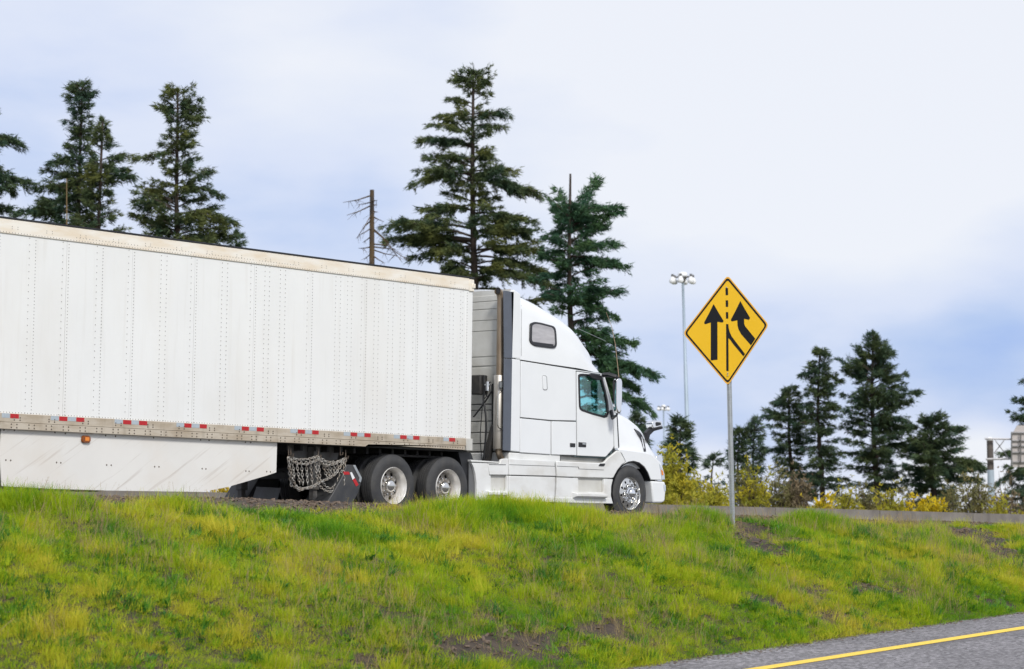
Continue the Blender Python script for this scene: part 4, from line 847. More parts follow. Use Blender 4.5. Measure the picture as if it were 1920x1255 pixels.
side('vent_cover', [rounded([(1017.4, 704.6), (1024.7, 705.3), (1026, 731.3), (1018.7, 731)], 4)], M['paint'], .02, YS-.010, .004)
# door with its window opening
win = [(1085.6, 705.5), (1088, 703.2), (1094, 702.6), (1110, 704), (1127.2, 706.6), (1130.2, 716), (1134.8, 732), (1138.8, 749.5), (1140.6, 766), (1140.2, 774), (1137.8, 780.6), (1132.6, 782), (1110, 775.8), (1092.5, 769.8), (1088.6, 766.6), (1087.2, 762), (1086.2, 735)]
cw = np.mean(win, 0)
def shrink(k): return [(cw[0]+(a-cw[0])*k, cw[1]+(b-cw[1])*k) for a, b in win]
door = side('door', [[(1081.7, 697.3), (1084, 697.2), (1129.3, 703.8), (1133.5, 716), (1144, 753), (1148.4, 774.5), (1149.4, 800), (1151, 836), (1148.5, 842.5), (1137, 855.4), (1134.6, 856.9), (1110, 855.8), (1082.4, 854.4)], shrink(1.03)], M['paint'], .035, YS-.002, .006)
side('window_frame', [shrink(1.045), shrink(.93)], M['black'], .03, YS-.010, .003, parent=door, both=False); 
side('window_pane', [shrink(.96)], M['tealglass'], .004, YS+.012, 0, both=False, parent=door)
side('window_pane', [shrink(.96)], M['tealglass'], .004, YS+.012, 0, both=True, parent=trc) if False else None
fardoor = [o for o in trc.children if o.name.startswith('door')][-1]
prism('window_pane', [shrink(.99)], lambda a, b: (lambda q: np.array([q[0], mir(q[1]), q[2]]))(ony(a, b, YS+.012)), (0, -.004, 0), M['tealglass'], fardoor)
def hb(p0, p1, nm, m, parent, y=YS-.014, th=.02):
    a = XZ(*p0, y); b = XZ(*p1, y); return MB().box((a[0], y, a[1]), (b[0], y+th, b[1])).build(nm, m, parent, bevel=.006)
hb((1069.8, 831), (1079, 838.5), 'lock_panel', M['black'], trc); hb((1085.6, 829.3), (1099.4, 838.8), 'door_handle', M['black'], door); hb((1093.2, 830.6), (1098.6, 834.5), 'handle_grip', M['galv'], door, YS-.03)
side('drip_visor', [[(1102.5, 702.2), (1111, 700.5), (1126, 703.4), (1130.5, 708), (1131.5, 712.5), (1121, 713.2), (1110, 709.2)]], M['black'], .035, YS-.05, .012, both=False)
# cowl strip between the door and the bonnet, windscreen and pillars
side('cowl_panel', [[(1149.3, 775.5), (1156.4, 777.6), (1159.8, 841), (1153, 841.5), (1152.2, 836), (1150.6, 800)]], M['paint'], .05, YS+.002, .008)
zc0, zw = XZ(1150, 777)[1], XZ(1131, 702)[1]; xc = X_(1152)
ws = []
for k in range(9):
    t = k/8; s_ = []
    x0_ = X_(1135)*(1-t)+X_(1155)*t; z_ = zw*(1-t)+zc0*t
    for j in range(17): u = j/16*2-1; s_.append((x0_+.04+.34*(1-u*u)*(.7+.3*t), TW/2+u*(TW/2-.14+.03*t), z_))
    ws.append(s_)
loft(ws, False).build('windscreen', M['shield'], trc, smooth=True)
for s_ in (0, 1):
    f_ = (lambda y: y) if s_ == 0 else mir
    a = ony(1131, 702, YS); b = ony(1152, 778, YS); MB().tube([(a[0]+.015, f_(.12), a[2]), ((a[0]+b[0])/2+.015, f_(.11), (a[2]+b[2])/2), (b[0], f_(.11), b[2])], [.035, .032, .035], 8).build('pillar', M['paint'], trc, smooth=True)
zfl = sill+.02
MB().box((xdoor-.02, .12, sill-.03), (X_(1150), mir(.12), sill+.03)).build('cab_floor', M['cabin'], trc)
MB().box((xdoor-.02, .12, zw-.01), (X_(1128), mir(.12), zw+.03)).build('headliner', M['cabin'], trc)
MB().box((X_(1143), .14, zfl), (X_(1156), mir(.14), zc0-.06)).build('dashboard', M['cabin'], trc, bevel=.05)
for y in (.62, 1.92):
    xs_ = xdoor+.28; st_ = bpy.data.objects.new('seat', None); sc.collection.objects.link(st_); st_.parent = trc
    MB().box((xs_-.02, y-.25, zfl+.25), (xs_+.48, y+.25, zfl+.42)).build('cushion', M['seat'], st_, bevel=.06, seg=3)
    b = MB(); b.add([(xs_-.1, y-.25, zfl+.38), (xs_+.08, y-.25, zfl+.38), (xs_-.14, y-.23, zfl+1.02), (xs_-.24, y-.23, zfl+1.02), (xs_-.1, y+.25, zfl+.38), (xs_+.08, y+.25, zfl+.38), (xs_-.14, y+.23, zfl+1.02), (xs_-.24, y+.23, zfl+1.02)], [(0, 1, 2, 3), (7, 6, 5, 4), (0, 4, 5, 1), (1, 5, 6, 2), (2, 6, 7, 3), (3, 7, 4, 0)]); b.build('backrest', M['seat'], st_, bevel=.05, seg=3)
    MB().box((xs_-.26, y-.14, zfl+1.04), (xs_-.17, y+.14, zfl+1.24)).build('headrest', M['seat'], st_, bevel=.035, seg=3); MB().box((xs_+.0, y-.18, zfl), (xs_+.35, y+.18, zfl+.27)).build('pedestal', M['cabin'], st_)
sw = MB(); cx_, cz_ = xdoor+1.02, zfl+.72
ringp = [(cx_+.10*cos(t), 1.92+.22*sin(t), cz_+.19*cos(t)) for t in np.linspace(0, 6.2832, 25)]; sw.tube(ringp, .014, 6, cap=False); sw.tube([(cx_, 1.72, cz_), (cx_, 2.12, cz_)], .014, 6).tube([(cx_, 1.92, cz_), (cx_+.25, 1.92, cz_-.2)], .03, 6); sw.build('steering_wheel', M['black'], trc)
# --- sleeper rear wall with its pressed boards
xw = X_(962); MB().box((xw-.02, .12, sill), (xw, mir(.12), zbelt(xr)+.55)).build('rear_wall', M['greysteel'], trc)
ztop_r = interp(X_(968), top)
rows = [(556, 566), (567.2, 580.5), (582, 601.2), (602.6, 621.2), (622.6, 669), (671, 686.5), (689.5, 757.5), (759.8, 769), (770.4, 789.6), (791.4, 810.6), (812.4, 831.5), (833.4, 846)]
for a, b in rows:
    za, zb_ = onx(908, a, xw)[2], onx(908, b, xw)[2]; za = min(za, ztop_r-.05)
    if za-zb_ > .01: MB().box((xw-.045, .16, zb_), (xw-.018, mir(.16), za)).build('rear_board', M['wallgrey'], trc, bevel=.006)
MB().box((xw-.03, .14, onx(908, 690, xw)[2]), (xw-.019, mir(.14), ztop_r-.02)).build('rear_trim', M['wallgrey'], trc)
for s_ in (0, 1):     # flexible side extenders behind the sleeper
    for (t0, t1) in (((944.5, 545.5), (963.5, 548)),):
        for loop in ([(944.6, 545), (963.6, 547.6), (960.6, 672.5), (945.6, 671)], [(945.6, 672.3), (960.6, 673.8), (957.6, 846), (943.4, 844.4)]):
            P_ = [ony(a, b, YS+.0) for a, b in loop]
            if s_: P_ = [np.array([p[0], mir(p[1]), p[2]]) for p in P_]
            d_ = np.array([0, .018 if s_ == 0 else -.018, 0]); mb = MB(); mb.add(P_+[p+d_ for p in P_], [(0, 1, 2, 3), (7, 6, 5, 4)]+[(i, (i+1) % 4, (i+1) % 4+4, i+4) for i in range(4)]); mb.build('side_extender', M['extender'], trc, bevel=.004)
# --- exhaust stack
ye_ = .26; xe = ony(937.2, 700, ye_)[0]
pz = lambda py: ony(937, py, ye_)[2]
mb = MB(); mb.tube([(xe, ye_, pz(706)), (xe, ye_, pz(564)), (xe-.005, ye_, pz(556)), (xe-.04, ye_-.0, pz(548.5)), (xe-.10, ye_-.01, pz(546.5))], [.064]*5, 20, cap=False); ex = mb.build('exhaust_stack', M['stack'], trc, smooth=True)
MB().lathe([(.052, 0), (0, 0)], (xe-.085, ye_-.01, pz(546.8)), 16, 'x').build('pipe_mouth', M['black'], ex)
MB().lathe([(.064, -.01), (.095, -.01), (.098, .0), (.098, pz(704)-pz(841)-.01), (.09, pz(704)-pz(841)), (.06, pz(704)-pz(841))], (xe-.012, ye_, pz(841)), 24, 'z').build('heat_shield', M['shroud'], ex, smooth=True)
MB().tube([(xe, ye_, pz(838)), (xe, ye_, pz(848)), (xe+.04, ye_, pz(857)), (xe+.16, ye_+.02, pz(863)), (xe+.3, ye_+.1, pz(866))], .058, 14).build('elbow', M['stack'], ex, smooth=True)
MB().tube([ony(a, b, ye_-.11) for a, b in ((943, 731.5), (938, 732.5), (934.5, 736), (933.8, 742), (933.2, 780), (933, 796), (934.5, 801.5), (938, 804.3), (943, 805.2))], .009, 6).build('grab_rail', M['alu'], trc, smooth=True)
prism('step_light', [rounded([(935.4, 714.6), (943.2, 714.2), (943.4, 728.6), (936.2, 729)], 3)], PY(ye_-.105), (0, .01, 0), M['gasket'], trc)
prism('step_light', [rounded([(937, 716.6), (942.6, 716.3), (942.8, 727), (937.6, 727.2)], 2)], PY(ye_-.11), (0, .01, 0), M['galv'], trc)
# --- things mounted behind the sleeper
def xq(px, py, xx=None): return onx(px, py, xx if xx is not None else xw-.25)
a = xq(888, 704); b = xq(905, 740); MB().box((xw-.32, a[1], b[2]), (xw-.12, b[1], a[2])).build('control_box', M['frame'], trc, bevel=.02)
MB().tube([xq(914.5, 716), xq(914.5, 733)], .038, 12).build('air_coupling', M['chrome'], trc, smooth=True); MB().tube([xq(910, 722), xq(920, 722)], .02, 8).build('coupling_cap', M['chrome'], trc)
MB().tube([xq(924.3, 720, xw-.1), xq(924, 835, xw-.1)], .024, 8).build('hose_post', M['black'], trc)
for nm, pp, r_ in (('air_hose', [(907, 704), (908, 735), (906, 748), (910, 770), (912, 800), (910, 830), (907, 862)], .019), ('air_hose', [(922, 722), (922, 735), (914, 745), (908, 738), (908, 725), (914, 718), (920, 717)], .011), ('air_hose', [(923, 732), (908, 756), (888, 782)], .015), ('air_hose', [(914, 733), (913, 742), (905, 752), (900, 820), (903, 862)], .008)):
    pp = [xq(*q) for q in pp]; sm = []
    for t in np.linspace(0, len(pp)-1, 30): i = min(int(t), len(pp)-2); u = t-i; u = u*u*(3-2*u) if False else u; sm.append(pp[i]*(1-u)+pp[i+1]*u)
    for _ in range(3): sm = [sm[0]]+[(sm[i-1]+sm[i]*2+sm[i+1])/4 for i in range(1, len(sm)-1)]+[sm[-1]]
    MB().tube(sm, r_, 6).build(nm, M['black'], trc, smooth=True)
mb = MB(); P_ = [xq(*q) for q in ((903, 864), (914, 864), (926, 800), (920, 796))]; P2_ = [p+np.array([.1, 0, 0]) for p in P_]
mb.add(P_+P2_, [(0, 1, 2, 3), (7, 6, 5, 4)]+[(i, (i+1) % 4, (i+1) % 4+4, i+4) for i in range(4)]); mb.build('stack_brace', M['frame'], trc, bevel=.008)
MB().box((xw-.55, .3, .86), (xw, mir(.3), .9)).build('deck_plate', M['frame'], trc)
# --- chassis fairings (near side detailed, far side plain)
YK = .035
edge_z = XZ(1000, 931, YK)[1]
def kp(name, loops, m=M['skirtpaint'], y=YK, th=.05, bevel=.01, both=False, seg=2): return side(name, loops, m, th, y, bevel, both, seg=seg)
rec1 = [(919.5, 892.5), (950.4, 893), (950.4, 920.5), (920.6, 920.3)]; rec2 = [(1084.2, 898), (1132.6, 899.2), (1132.2, 923), (1085, 922.4)]
kp('rear_fairing', [[(884.5, 868), (914, 869), (917.5, 891.8), (920.2, 892), (920.2, 920.3), (950.4, 920.5), (950.4, 892.4), (953, 892.4), (952.4, 940.6), (893.2, 939.8), (894, 920), (893.8, 905), (891.5, 888), (888.5, 877)]], bevel=.005)
kp('fairing_band', [[(914.8, 869.4), (937, 869.6), (940, 861.6), (944, 860.3), (953.3, 860), (953.2, 891), (918.2, 890.4)]])
kp('fairing_band', [[(954.4, 860), (1040, 864.6), (1042.4, 893), (954.4, 890.8)]]); kp('lower_fairing', [[(954.4, 892.6), (1041.2, 894.6), (1039.8, 941.4), (953.6, 940.8)]])
kp('fairing_band', [[(1044, 864.8), (1080, 866.6), (1125.6, 868.6), (1133, 867), (1140, 859.5), (1157.6, 845), (1163, 846.5), (1171, 861), (1173.2, 867), (1166, 872), (1158, 882), (1150, 896.5), (1147.5, 897.2), (1044.4, 894)]], bevel=.015)
kp('lower_fairing', [[(1044.2, 895.4), (1084.2, 896.8), (1085, 922.4), (1132.2, 923), (1132.6, 898.4), (1146.6, 898.8), (1149.2, 899), (1146.2, 912), (1145.6, 930), (1149.6, 944.4), (1041.4, 941.8), (1043.8, 915)]], bevel=.006)
MB().box((X_(886, YK), YK+.055, XZ(900, 936, YK)[1]), (X_(1150, YK), YK+.075, XZ(1000, 868, YK)[1])).build('fairing_backing', M['gasket'], trc)
for rc_, th in ((rec1, .15), (rec2, .15)):
    P_ = [ony(a, b, YK+.052) for a, b in rc_]; x0_, x1_ = P_[0][0]-.14, P_[1][0]+.10; z0_, z1_ = P_[2][2]-.05, P_[0][2]+.05
    MB().add([(x0_, YK+.052, z0_), (x1_, YK+.052, z0_), (x1_, YK+.052, z1_), (x0_, YK+.052, z1_)], [(0, 1, 2, 3)]).build('step_recess', M['wallgrey'], trc)  # sheet coloured darker than the fairing to stand for shade inside the recess
def step(a, b, nm='step'):
    (x0_, z0_), (x1_, z1_) = XZ(*a, YK-.08), XZ(*b, YK-.08); mb = MB()
    mb.add([(x0_+.04, YK-.09, z0_-.02), (x1_, YK-.09, z0_-.02), (x1_, YK-.09, z0_-.07), (x0_+.04, YK-.09, z0_-.07), (x0_-.02, YK+.01, z0_), (x1_+.03, YK+.01, z0_), (x1_+.01, YK+.01, z1_), (x0_, YK+.01, z1_)],
           [(0, 1, 2, 3), (7, 6, 5, 4), (0, 4, 5, 1), (1, 5, 6, 2), (2, 6, 7, 3), (3, 7, 4, 0)]); return mb.build(nm, M['skirtpaint'], trc, bevel=.008)
step((917, 920), (954, 931.5)); step((1079, 923), (1139, 937))
side('lower_lip', [[(893.6, 930.6), (952.8, 931.6), (952.6, 941), (893.4, 940.2)]], M['skirtpaint'], .03, YK-.008, .006, False); side('lower_lip', [[(954, 931.6), (1039.4, 932.2), (1039.2, 941.8), (954, 941.2)]], M['skirtpaint'], .03, YK-.008, .006, False); side('lower_lip', [[(1042, 932.6), (1147, 935.4), (1149, 944.6), (1042, 942.2)]], M['skirtpaint'], .03, YK-.008, .006, False)
side('fairing_trim', [[(955, 871), (1040.6, 874), (1040.6, 875), (955, 872)]], M['gasket'], .003, YK-.002, 0, False); side('fairing_trim', [[(1044.6, 873.8), (1085, 875.4), (1086, 879), (1132, 881), (1132, 882), (1085, 880), (1084, 876.4), (1044.6, 874.8)]], M['gasket'], .003, YK-.002, 0, False)
side('handle_slot', [[(916.5, 870.4), (948.6, 871), (948.6, 872.6), (916.8, 872)]], M['gasket'], .003, YK-.002, 0, False)
side('cowl_vent', [rounded([(1125.4, 869.2), (1135.6, 869.4), (1133, 874.8), (1122.2, 874.4)], 2)], M['black'], .01, YK-.006, .002, False)
side('rear_top_trim', [[(883, 862.4), (936, 866.2), (936.6, 868.6), (883.6, 866)]], M['skirtpaint'], .3, YK+.01, .006, False)
MB().box((X_(956, .1), .1, XZ(1000, 872, .1)[1]), (X_(1052, .1), mir(.1), sill-.004)).build('body_sill', M['skirtpaint'], trc, bevel=.02); MB().box((X_(1054, .15), .17, XZ(1000, 872, .1)[1]), (X_(1138, .15), mir(.17), sill-.004)).build('cab_mount', M['wallgrey'], trc)
farx = [X_(893, YK), X_(1148, YK)]; MB().box((farx[0], mir(YK), .35), (farx[1], mir(YK+.05), 1.03)).build('far_fairing', M['skirtpaint'], trc, bevel=.02)
# --- bonnet
hoodtop = [XZ(a, b, .55) for a, b in ((1150, 774), (1160, 777), (1173.4, 782.3), (1183, 787.5), (1192.6, 793.2), (1200, 799), (1207, 806), (1211, 813), (1214.5, 822), (1217.5, 832), (1219.3, 842), (1220.3, 853))]
xh0, xh1 = X_(1158.6), hoodtop[-1][0]; zfen = XZ(1190, 868)[1]
hs = []
for i, x in enumerate(np.concatenate([np.linspace(xh0, hoodtop[-4][0], 10), [p[0] for p in hoodtop[-3:]]])):
    u = (x-xh0)/(xh1-xh0); zt = interp(x, hoodtop); yb = .10+.20*u**1.5; ysd = .28+.30*u**1.3; zsh = zfen+(zt-zfen)*(.86-.15*u); pts = [(x, yb, zfen-.10), (x, yb+.02, zfen+.05), (x, yb+(ysd-yb)*.35, zfen+(zsh-zfen)*.5), (x, yb+(ysd-yb)*.75, zfen+(zsh-zfen)*.85)]
    for k in range(5): a = math.pi/2*k/4; pts.append((x, ysd+.22*(1-cos(a)), zsh+(zt-zsh)*sin(a)))
    pts += [(x, .9, zt+.02), (x, TW/2, zt+.035)]; hs.append(pts+[(a, mir(b), c) for a, b, c in pts[-2::-1]])
hood = loft(hs).build('bonnet', M['paint'], trc, smooth=True)
side('cowl_gap', [[(1156.6, 778.6), (1158, 778), (1161.4, 838.6), (1160.2, 840.4)]], M['black'], .02, YS+.004, 0)
# fenders: outline with the wheel arch, rounded outer edge
arch = [(1149.4, 944), (1147.2, 925), (1148.6, 910), (1153.4, 893), (1160.5, 879.5), (1168.5, 871), (1178, 866), (1188, 864.4), (1199, 867.5), (1208.5, 875), (1215.5, 886), (1220.5, 899.5)]
fout = [(1158.6, 844), (1164, 843.6), (1178, 845), (1207, 849.4), (1221, 852.8), (1229, 858.5), (1236, 866), (1242, 876), (1246, 889), (1246.8, 900)]
side('fender', [fout+arch[:4:-1]+[(1174.5, 866.6), (1166, 850)]], M['paint'], .42, .045, .05, True, seg=4)
ST = 4.43   # inner wheel-arch liner
for s_ in (0, 1):
    g_ = (lambda y: y) if s_ == 0 else mir
    A_ = [ony(a, b, .06) for a, b in arch]; fl = MB(); n = len(A_)
    fl.add([(p[0]+(ST-p[0])*.035, g_(.058), p[2]+(.5-p[2])*.035) for p in A_]+[(p[0]+(ST-p[0])*.035, g_(.75), p[2]+(.5-p[2])*.035) for p in A_], [(i, i+1, i+1+n, i+n) for i in range(n-1)]); fl.build('wheel_arch_liner', M['black'], trc)
# bumper
bmp = [(1221.4, 902), (1232, 902.6), (1247.2, 903.8), (1248.4, 912), (1248.6, 921), (1247, 940), (1242, 943.2), (1225, 943.2), (1223.6, 925)]
xb1 = X_(1248.4, .1)
side('bumper_end', [bmp], M['paint'], .5, .05, .03, True, seg=3)
MB().box((X_(1226, .5), .54, .36), (X_(1246, .5), mir(.54), .72)).build('bumper_centre', M['paint'], trc, bevel=.04)
MB().box((X_(1224, .6), .5, .75), (X_(1236, .6), mir(.5), 1.25)).build('grille', M['chrome'], trc, bevel=.03)
side('fog_lamp', [[(1244, 909), (1248.4, 909.6), (1248.5, 921), (1245.5, 921.5)]], M['lens'], .05, .045, .004, True)
side('headlamp', [[(1235.2, 867.6), (1240, 873.5), (1244.2, 882), (1246.2, 889), (1247.2, 899.6), (1240.4, 900.4), (1239.6, 892), (1238, 881)]], M['lens'], .12, .04, .012, True)
side('turn_signal', [[(1239.6, 880), (1243.4, 883.6), (1244.6, 891), (1241.2, 891.6)]], M['amber'], .02, .034, .004, True)
# surface-fitted pieces: picture points are dropped on the body with rays, then raised off it
dg = bpy.context.evaluated_depsgraph_get()
def bvh_of(o):
    bm = bmesh.new(); bm.from_mesh(o.data); off = Vector(origin(o))
    for q in bm.verts: q.co += off
    t = BVHTree.FromBMesh(bm); bm.free(); return t
def onsurf(tree, px, py): 
    h = tree.ray_cast(Vector(CAM), Vector(ray(px, py)).normalized()); return (np.array(h[0]), np.array(h[1])) if h[0] is not None else None
def fitted(name, tree, loops, off, m, parent, thick=.012, sub=None, both=True, bevel=0):
    c_ = np.mean(loops[0], 0); hit = onsurf(tree, *c_); nn = hit[1]*(1 if hit[1]@(CAM-hit[0]) > 0 else -1)
    def pl(a, b):
        h = onsurf(tree, a, b); p = h[0] if h else hit[0]+0; 
        if not h: d = ray(a, b); p = CAM+d*((hit[0]-CAM)@nn)/(d@nn)
        return p+nn*off
    o = prism(name, loops, pl, tuple(-nn*thick), m, parent, bevel)
    if both: prism(name, loops, lambda a, b: pl(a, b)*np.array([1, -1, 1])+np.array([0, TW, 0]), tuple(-nn*thick*np.array([1, -1, 1])), m, parent, bevel)
    return o
tf, th_ = bvh_of(fair), bvh_of(hood)
sw_ = [(992.6, 607.4), (1000, 603.9), (1012, 605.6), (1036, 612), (1040, 616), (1041.6, 626), (1042.6, 647), (1040.6, 652.6), (1035, 653.6), (1002, 649.4), (995, 645), (991.8, 640)]
sw_ = rounded(sw_, 3, 3); cs_ = np.mean(sw_, 0); sh = lambda k: [(cs_[0]+(a-cs_[0])*k, cs_[1]+(b-cs_[1])*k) for a, b in sw_]
fitted('sleeper_window_frame', tf, [sh(1.0), sh(.86)], .024, M['black'], trc, .04, bevel=.003); fitted('sleeper_window_pane', tf, [sh(.9)], .018, M['sleepglass'], trc, .03)
fitted('window_vent_bar', tf, [[(998, 641.5), (1036, 646.2), (1036, 650), (1001, 646.4)]], .024, M['black'], trc, .01)
fitted('bonnet_vent', th_, [[(1188.4, 804.6), (1193, 807), (1197, 809.5), (1200.5, 813), (1203, 817), (1205, 821.5), (1206.8, 827), (1208.4, 834), (1210.6, 847), (1207.2, 847.4), (1204.6, 837), (1202.6, 830), (1200, 824), (1197.4, 819.5), (1194.4, 815)]], .012, M['black'], trc, .02)
def seam(tree, pp, w_=.010, off=.0015):
    mb = MB(); P_ = []
    for (a, b), (c, d) in zip(pp, pp[1:]):
        for t in np.linspace(0, 1, 6)[:-1]: P_.append((a+(c-a)*t, b+(d-b)*t))
    Q = [onsurf(tree, *p) for p in P_+[pp[-1]]]; Q = [q for q in Q if q]
    for i, (p, n_) in enumerate(Q):
        t = Q[min(i+1, len(Q)-1)][0]-Q[max(i-1, 0)][0]; s_ = np.cross(t, n_); s_ = s_/(np.linalg.norm(s_)+1e-9)*w_/2; nn = n_*(1 if n_@(CAM-p) > 0 else -1); mb.v += [tuple(p+nn*off-s_), tuple(p+nn*off+s_)]
    mb.f += [(2*i, 2*i+1, 2*i+3, 2*i+2) for i in range(len(Q)-1)]; mb.build('panel_gap', M['gasket'], trc)
seam(tf, [(1115, 659), (1119, 672), (1123.5, 690)], .010)
seam(tf, [(977.5, 556), (977.6, 600), (977.4, 668)], .008)
# --- mirrors, antenna
ma = ony(1134, 704, 0); mirror = MB().tube([ony(1131, 703.5, .05), ony(1142, 703, -.12), ony(1154, 706, -.22), ony(1160, 711, -.22)], [.04, .045, .04, .03], 8); ma_ = mirror.build('mirror_arm', M['black'], trc, smooth=True)
MB().tube([ony(1146, 771, .05), ony(1148.5, 784, -.05), ony(1156, 779, -.2), ony(1159, 772, -.22)], [.035, .035, .02, .02], 8).build('mirror_arm', M['black'], trc, smooth=True)
prism('mirror_glass', [rounded([(1149.6, 713), (1158, 709.5), (1160, 775), (1155, 775.5), (1151, 768)], 4, 4)], PY(-.17), (.02, .03, 0), M['black'], trc, .01)
def mirror_housing(pp, y, dvec, m, nm='mirror_housing', bv=.04): return prism(nm, [rounded(pp, 5, 5)], PY(y), dvec, m, trc, bv, 4)
mirror_housing([(1157, 711.5), (1160, 708.6), (1165.5, 710), (1167.6, 716), (1167.4, 745), (1166, 771), (1163.5, 776), (1159, 775.6), (1156.6, 770)], -.26, (.04, .12, 0), M['chrome'], bv=.035)
MB().tube([ony(1152.5, 762, -.16), ony(1152.8, 760.5, -.19)], .03, 10).build('convex_mirror', M['chrome'], trc)
mb = MB(); P_ = [ony(a, b, .42) for a, b in ((1211.6, 811), (1219, 803.6), (1243.2, 799.6), (1243, 804.4), (1227, 808.6), (1219.4, 816), (1215.2, 831.2))]; d_ = np.array([0, .07, 0]); n = len(P_)
mb.add(P_+[p+d_ for p in P_], [tuple(range(n)), tuple(range(2*n-1, n-1, -1))]+[(i, (i+1) % n, (i+1) % n+n, i+n) for i in range(n)]); mb.build('bonnet_mirror_arm', M['black'], trc, bevel=.01)
prism('bonnet_mirror', [rounded([(1223.4, 791), (1229, 788.6), (1241, 789.6), (1242.8, 799.6), (1225, 804), (1223, 799)], 3, 4)], PY(.36), (0, .16, 0), M['chrome'], trc, .03, 3)
prism('mirror_lens', [rounded([(1229.5, 791.6), (1239, 792.2), (1240, 797), (1230, 799.6)], 2, 3)], PY(.355), (0, .01, 0), M['black'], trc)
MB().tube([ony(1160.2, 708, -.1), ony(1158.6, 690, -.1), ony(1153.5, 645, -.1), ony(1147, 613, -.1), ony(1136.6, 586, -.1)], [.009, .007, .006, .005, .004], 5).build('antenna', mat('brass_antenna', (.45, .33, .22), .4, .4), trc)
MB().tube([ony(1136, 640, 1.0), ony(1084, 616.5, 1.0)], .004, 4).build('antenna', M['galv'], trc)
# --- chassis, axles, fifth wheel
for y in (.86, TW-.94): MB().box((-3.1, y, .76), (X_(1235, .5), y+.08, 1.02)).build('frame_rail', M['frame'], trc, bevel=.01)
D1 = -1.871; D2 = D1+1.32; ST = 4.43
for x in (D1, D2):
    MB().tube([(x, .3, .515), (x, mir(.3), .515)], .075, 10).build('axle', M['frame'], trc); MB().lathe([(0, -.2), (.14, -.17), (.2, 0), (.14, .17), (0, .2)], (x, TW/2, .53), 16, 'x').build('differential', M['frame'], trc, smooth=True)
    MB().lathe([(0, -.1), (.13, -.1), (.15, 0), (.13, .12), (0, .12)], (x-.25, .95, .70), 14, 'z').build('air_spring', M['frame'], trc, smooth=True)
MB().tube([(ST, .2, .5), (ST, .8, .44), (ST, TW-.8, .44), (ST, mir(.2), .5)], .055, 8).build('steer_axle', M['frame'], trc)
MB().box((-.2, .88, .42), (ST-.5, TW-.88, .74)).build('gearbox', M['frame'], trc, bevel=.06); MB().box((X_(1165, .5), .75, .62), (X_(1215, .5), TW-.75, 1.45)).build('engine_block', M['frame'], trc, bevel=.05)
MB().box((X_(958, .2), .22, .40), (X_(1040, .2), .8, .95)).build('fuel_tank', M['alu'], trc, bevel=.12, seg=4)
MB().lathe([(0, 0), (.46, 0), (.46, .03), (.0, .03)], (-1.15, TW/2, 1.035), 28, 'z').build('fifth_wheel', M['frame'], trc); MB().box((-1.4, .94, 1.0), (-.9, TW-.94, 1.035)).build('fifth_wheel_mount', M['frame'], trc)
MB().box((.35, .6, .45), (1.1, .86, .8)).build('battery_box', M['frame'], trc, bevel=.02)
for y, s_ in ((.05, 1), (mir(.05), -1)):       # quarter fenders and mud flaps round the drive wheels
    fx = lambda a, b: (lambda q: (q[0], q[2]))(ony(a, b, .06))
    pp = [fx(a, b) for a, b in ((650, 871.5), (665, 872), (672, 884), (677.5, 896), (676, 908), (671, 924), (663, 940), (658, 945), (611, 944.4), (622, 928), (640, 896))]
    mb = MB(); n = len(pp); mb.add([(a, y, b) for a, b in pp]+[(a+.02, y+.55*s_, b) for a, b in pp], [tuple(range(n)), tuple(range(2*n-1, n-1, -1))]+[(i, (i+1) % n, (i+1) % n+n, i+n) for i in range(n)]); fb = mb.build('mud_guard', M['flap'], trc, bevel=.01)
    if s_ == 1:
        prism('guard_edge', [[(662, 872.5), (666.4, 872.2), (678.6, 896.2), (676.6, 905.5), (673.4, 903), (674.4, 896.6)]], PY(.04), (0, .02, 0), M['galv'], fb, .003)
        prism('red_reflector', [[(643.8, 884.5), (654.6, 884.8), (655.8, 890.2), (645.2, 890.2)]], PY(.045), (0, .004, 0), M['red'], fb); prism('white_reflector', [[(656.4, 886.4), (659.6, 885.4), (665.4, 896.4), (661, 899.6)]], PY(.045), (0, .004, 0), M['lampwhite'], fb); prism('red_reflector', [[(661, 899.8), (665.5, 896.6), (672.4, 909), (668, 912.4)]], PY(.045), (0, .004, 0), M['red'], fb)
xh_ = ony(545, 905, .3)[0]
MB().box((-3.35, .12, .60), (-3.25, TW-.12, .70)).build('flap_hanger', M['frame'], trc)
fq = onx(483, 918, -3.3); prism('mud_flap', [[(481, 913), (526.5, 915.2), (517, 945), (470.5, 944.4)]], lambda a, b: onx(a, b, -3.3), (.012, 0, 0), M['lflap'], trc)
prism('inner_guard', [[(545, 897), (530, 897), (512, 908), (498, 899), (486, 903), (484, 910), (545, 914)]], lambda a, b: ony(a, b, 2.2), (0, .03, 0), M['frame'], trc)
prism('cab_guard', [[(859, 846), (883.4, 850), (889.6, 868), (893.4, 886), (894.4, 905), (893, 942), (878, 946), (872, 900)]], PY(.12), (0, .5, 0), M['black'], trc)
place_wheels(dual_parts, [(D1, .03, ''), (D2, .03, ''), (D1, mir(.03), ''), (D2, mir(.03), '')], trc, lambda y: 1 if y < 1.3 else -1)
place_wheels(steer_parts, [(ST, .07, 'bright aluminium front wheel with round hand holes'), (ST, mir(.07), '')], trc, lambda y: 1 if y < 1.3 else -1)

